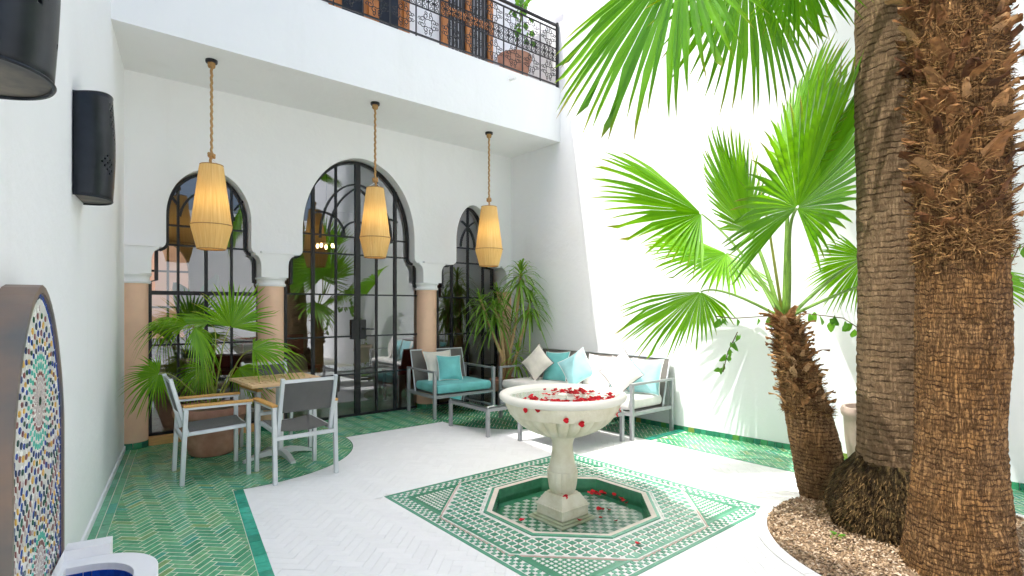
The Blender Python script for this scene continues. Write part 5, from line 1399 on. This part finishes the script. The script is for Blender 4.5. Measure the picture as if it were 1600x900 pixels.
# potted palm on the left
PP = (-1.80, 3.36, 0)
pp = thing('potted_palm', 'fan palm with yellowing leaf tips in a wide terracotta pot', 'palm', PP)
MB().lathe([(.19, .003), (.205, .02), (.225, .10), (.275, .24), (.315, .38), (.325, .40), (.345, .41), (.352, .45), (.345, .488), (.315, .488), (.30, .46), (.02, .45)], 48).build('pot', M['terracotta'], pp, smooth=50)
MB().lathe([(.30, .455), (.2, .465), (.01, .47)], 32, capb=False).build('soil', M['soil'], pp)
POT = [((-1.678, 3.124, 1.299), (.497, -.083, .864), (.828, .342, -.444), .60, -105, 75, .06),
 ((-2.03, 3.313, 1.328), (-.95, .156, .271), (-.016, -.89, .456), .53, -75, 70, .4),
 ((-2.004, 3.072, 1.302), (.412, -.101, -.906), (-.552, -.818, -.16), .50, -75, 75, .12),
 ((-2.27, 3.262, .858), (-.875, .049, -.481), (-.374, .562, .738), .36, -125, 125, .12),
 ((-1.522, 2.92, 1.074), (.959, -.24, .148), (-.155, -.889, -.432), .55, -85, 95, .25),
 ((-1.844, 3.525, .863), (-.644, .043, -.764), (-.484, .75, .45), .40, -90, 90, .12),
 ((-1.808, 3.495, 1.332), (-.915, .184, .358), (.34, .83, .443), .437, -80, 80, .12),
 ((-1.567, 3.292, .863), (.617, -.223, -.755), (-.362, .771, -.524), .427, -80, 80, .15)]
for s in POT:
    s = s[:6] + (s[6] * 1.8 + .06,)
    frond(pp, PP, s, M['frond_pot'], M['stalk_y'], (PP[0] + random.gauss(0, .03), PP[1] + random.gauss(0, .03), .46), .009, .10, int((s[5] - s[4]) / 6.5))

# dracaena in the corner
DR = (2.28, 3.55, 0)
dr = thing('dracaena', 'tall dracaena with tan canes and tufts of long strap leaves in the corner', 'plant', DR)
MB().lathe([(.17, .003), (.19, .02), (.24, .34), (.26, .35), (.26, .40), (.23, .40), (.22, .37), (.02, .37)], 36).build('pot', M['terracotta'], dr, smooth=50)
def tuft(parent, top, axis, n, L, W, spread, dr_):
    V = []; F = []; axis = Vector(axis).normalized(); s0 = axis.orthogonal().normalized(); s1 = axis.cross(s0)
    for k in range(n):
        a = k * 2.39996; t = (k + .5) / n; el = spread * (t ** .7); d = (axis * math.cos(el) + (s0 * math.cos(a) + s1 * math.sin(a)) * math.sin(el)).normalized()
        ln = L * random.uniform(.75, 1.1); sd = d.cross(Vector((0, 0, 1))); sd = sd.normalized() if sd.length > .05 else s0; b = len(V); P0 = Vector(top) - axis * .22 * t
        for i in range(7):
            u = i / 6; p = P0 + d * ln * u - Vector((0, 0, 1)) * dr_ * ln * u * u * (1.0 + t * .8) * random.uniform(.97, 1.03); ww = W * (math.sin(PI * min(1, u * .8 + .2)) ** .8 if u < 1 else .02)
            up = sd.cross(d); V += [tuple(p - sd * ww), tuple(p - up * ww * .4), tuple(p + sd * ww)]
        for i in range(6):
            for j in range(2): q = b + i * 3 + j; F.append((q, q + 1, q + 4, q + 3))
    raw(V, F, 'leaf_tuft', M['yucca'], parent, True)
random.seed(31)
CANES = [([(0, -.03, .36), (.02, -.06, .8), (.10, -.12, 1.3), (.13, -.2, 2.05)], .62, 80), ([(-.04, .02, .36), (-.08, 0, .75), (-.22, .06, 1.1), (-.36, .18, 1.62)], .52, 46), ([(-.05, 0, .36), (-.06, -.02, .75), (-.12, -.02, 1.15), (-.20, .04, 1.50)], .50, 46),
         ([(.03, .02, .36), (.06, .05, .8), (.0, .1, 1.3), (-.05, .16, 1.75)], .5, 40), ([(.02, -.02, .4), (.12, -.12, .8), (.20, -.2, 1.25), (.26, -.28, 1.62)], .55, 56), ([(.0, .0, .4), (.03, -.14, .6), (.06, -.2, .85)], .45, 34)]
for pth, L, n_ in CANES:
    MB().tube(pth, [.032 - .014 * i / (len(pth) - 1) for i in range(len(pth))], 9).build('cane', M['cane'], dr, smooth='all')
    tuft(dr, pth[-1], Vector(pth[-1]) - Vector(pth[-2]) + Vector((0, 0, .5)), int(n_ * .8), L * .88, .0165, 2.0, .6)

# urn with a vine against the right wall
ur = thing('climbing_plant', 'leafy vine in a tall weathered urn against the sunlit wall behind the palms', 'plant', (2.70, -1.22, 0))
MB().lathe([(.15, .003), (.17, .02), (.19, .1), (.215, .3), (.225, .48), (.245, .51), (.25, .55), (.235, .58), (.21, .58), (.20, .54), (.02, .52)], 36).build('pot', M['terra_grey'], ur, smooth=50)
def vine(pts, n, LFm, drop=.0):
    P = [Vector(p) - Vector((2.70, -1.22, 0)) for p in pts]; MB().tube(P, .0045, 5).build('stem', M['twig'], ur, smooth='all')
    for k in range(n):
        x = (k + random.random()) / n * (len(P) - 1); i = min(int(x), len(P) - 2); p = P[i].lerp(P[i + 1], x - i)
        link('leaf', random.choice(LFm), ur, tuple(p + Vector((random.gauss(0, .02), random.gauss(0, .02), random.gauss(0, .015)))), (random.uniform(-2.2, -1.0), random.gauss(0, .5), random.uniform(0, 6.3)))
random.seed(12)
LF2 = [small_leaf_mesh(.12, .04, M['ivy']), small_leaf_mesh(.10, .035, M['ivy']), small_leaf_mesh(.14, .045, M['ivy'])]
vine([(2.72, -1.25, .5), (2.74, -1.28, .9), (2.72, -1.25, 1.2), (2.5, -1.05, 1.40), (2.25, -.85, 1.44), (2.0, -.72, 1.43), (1.85, -.66, 1.42)], 30, LF2)
vine([(2.72, -1.2, .5), (2.78, -1.1, .8), (2.76, -1.15, 1.05)], 10, LF)
vine([(1.85, -.66, 1.42), (1.62, -.46, 1.40), (1.48, -.36, 1.42)], 7, LF)
vine([(1.62, -.50, 1.28), (1.60, -.42, 1.10), (1.55, -.40, .92)], 12, LF)
vine([(2.70, -1.3, .5), (2.9, -1.9, 1.2), (2.86, -2.2, 2.0), (2.8, -2.45, 2.05)], 26, LF2)
wd = thing('seedling', 'tiny green seedling sprouting in the bark mulch', 'plant', (.78, -1.60, .02))
for k in range(6): link('leaf', LF[2], wd, (0, 0, .01), (random.uniform(.2, .8), 0, k * 1.05))
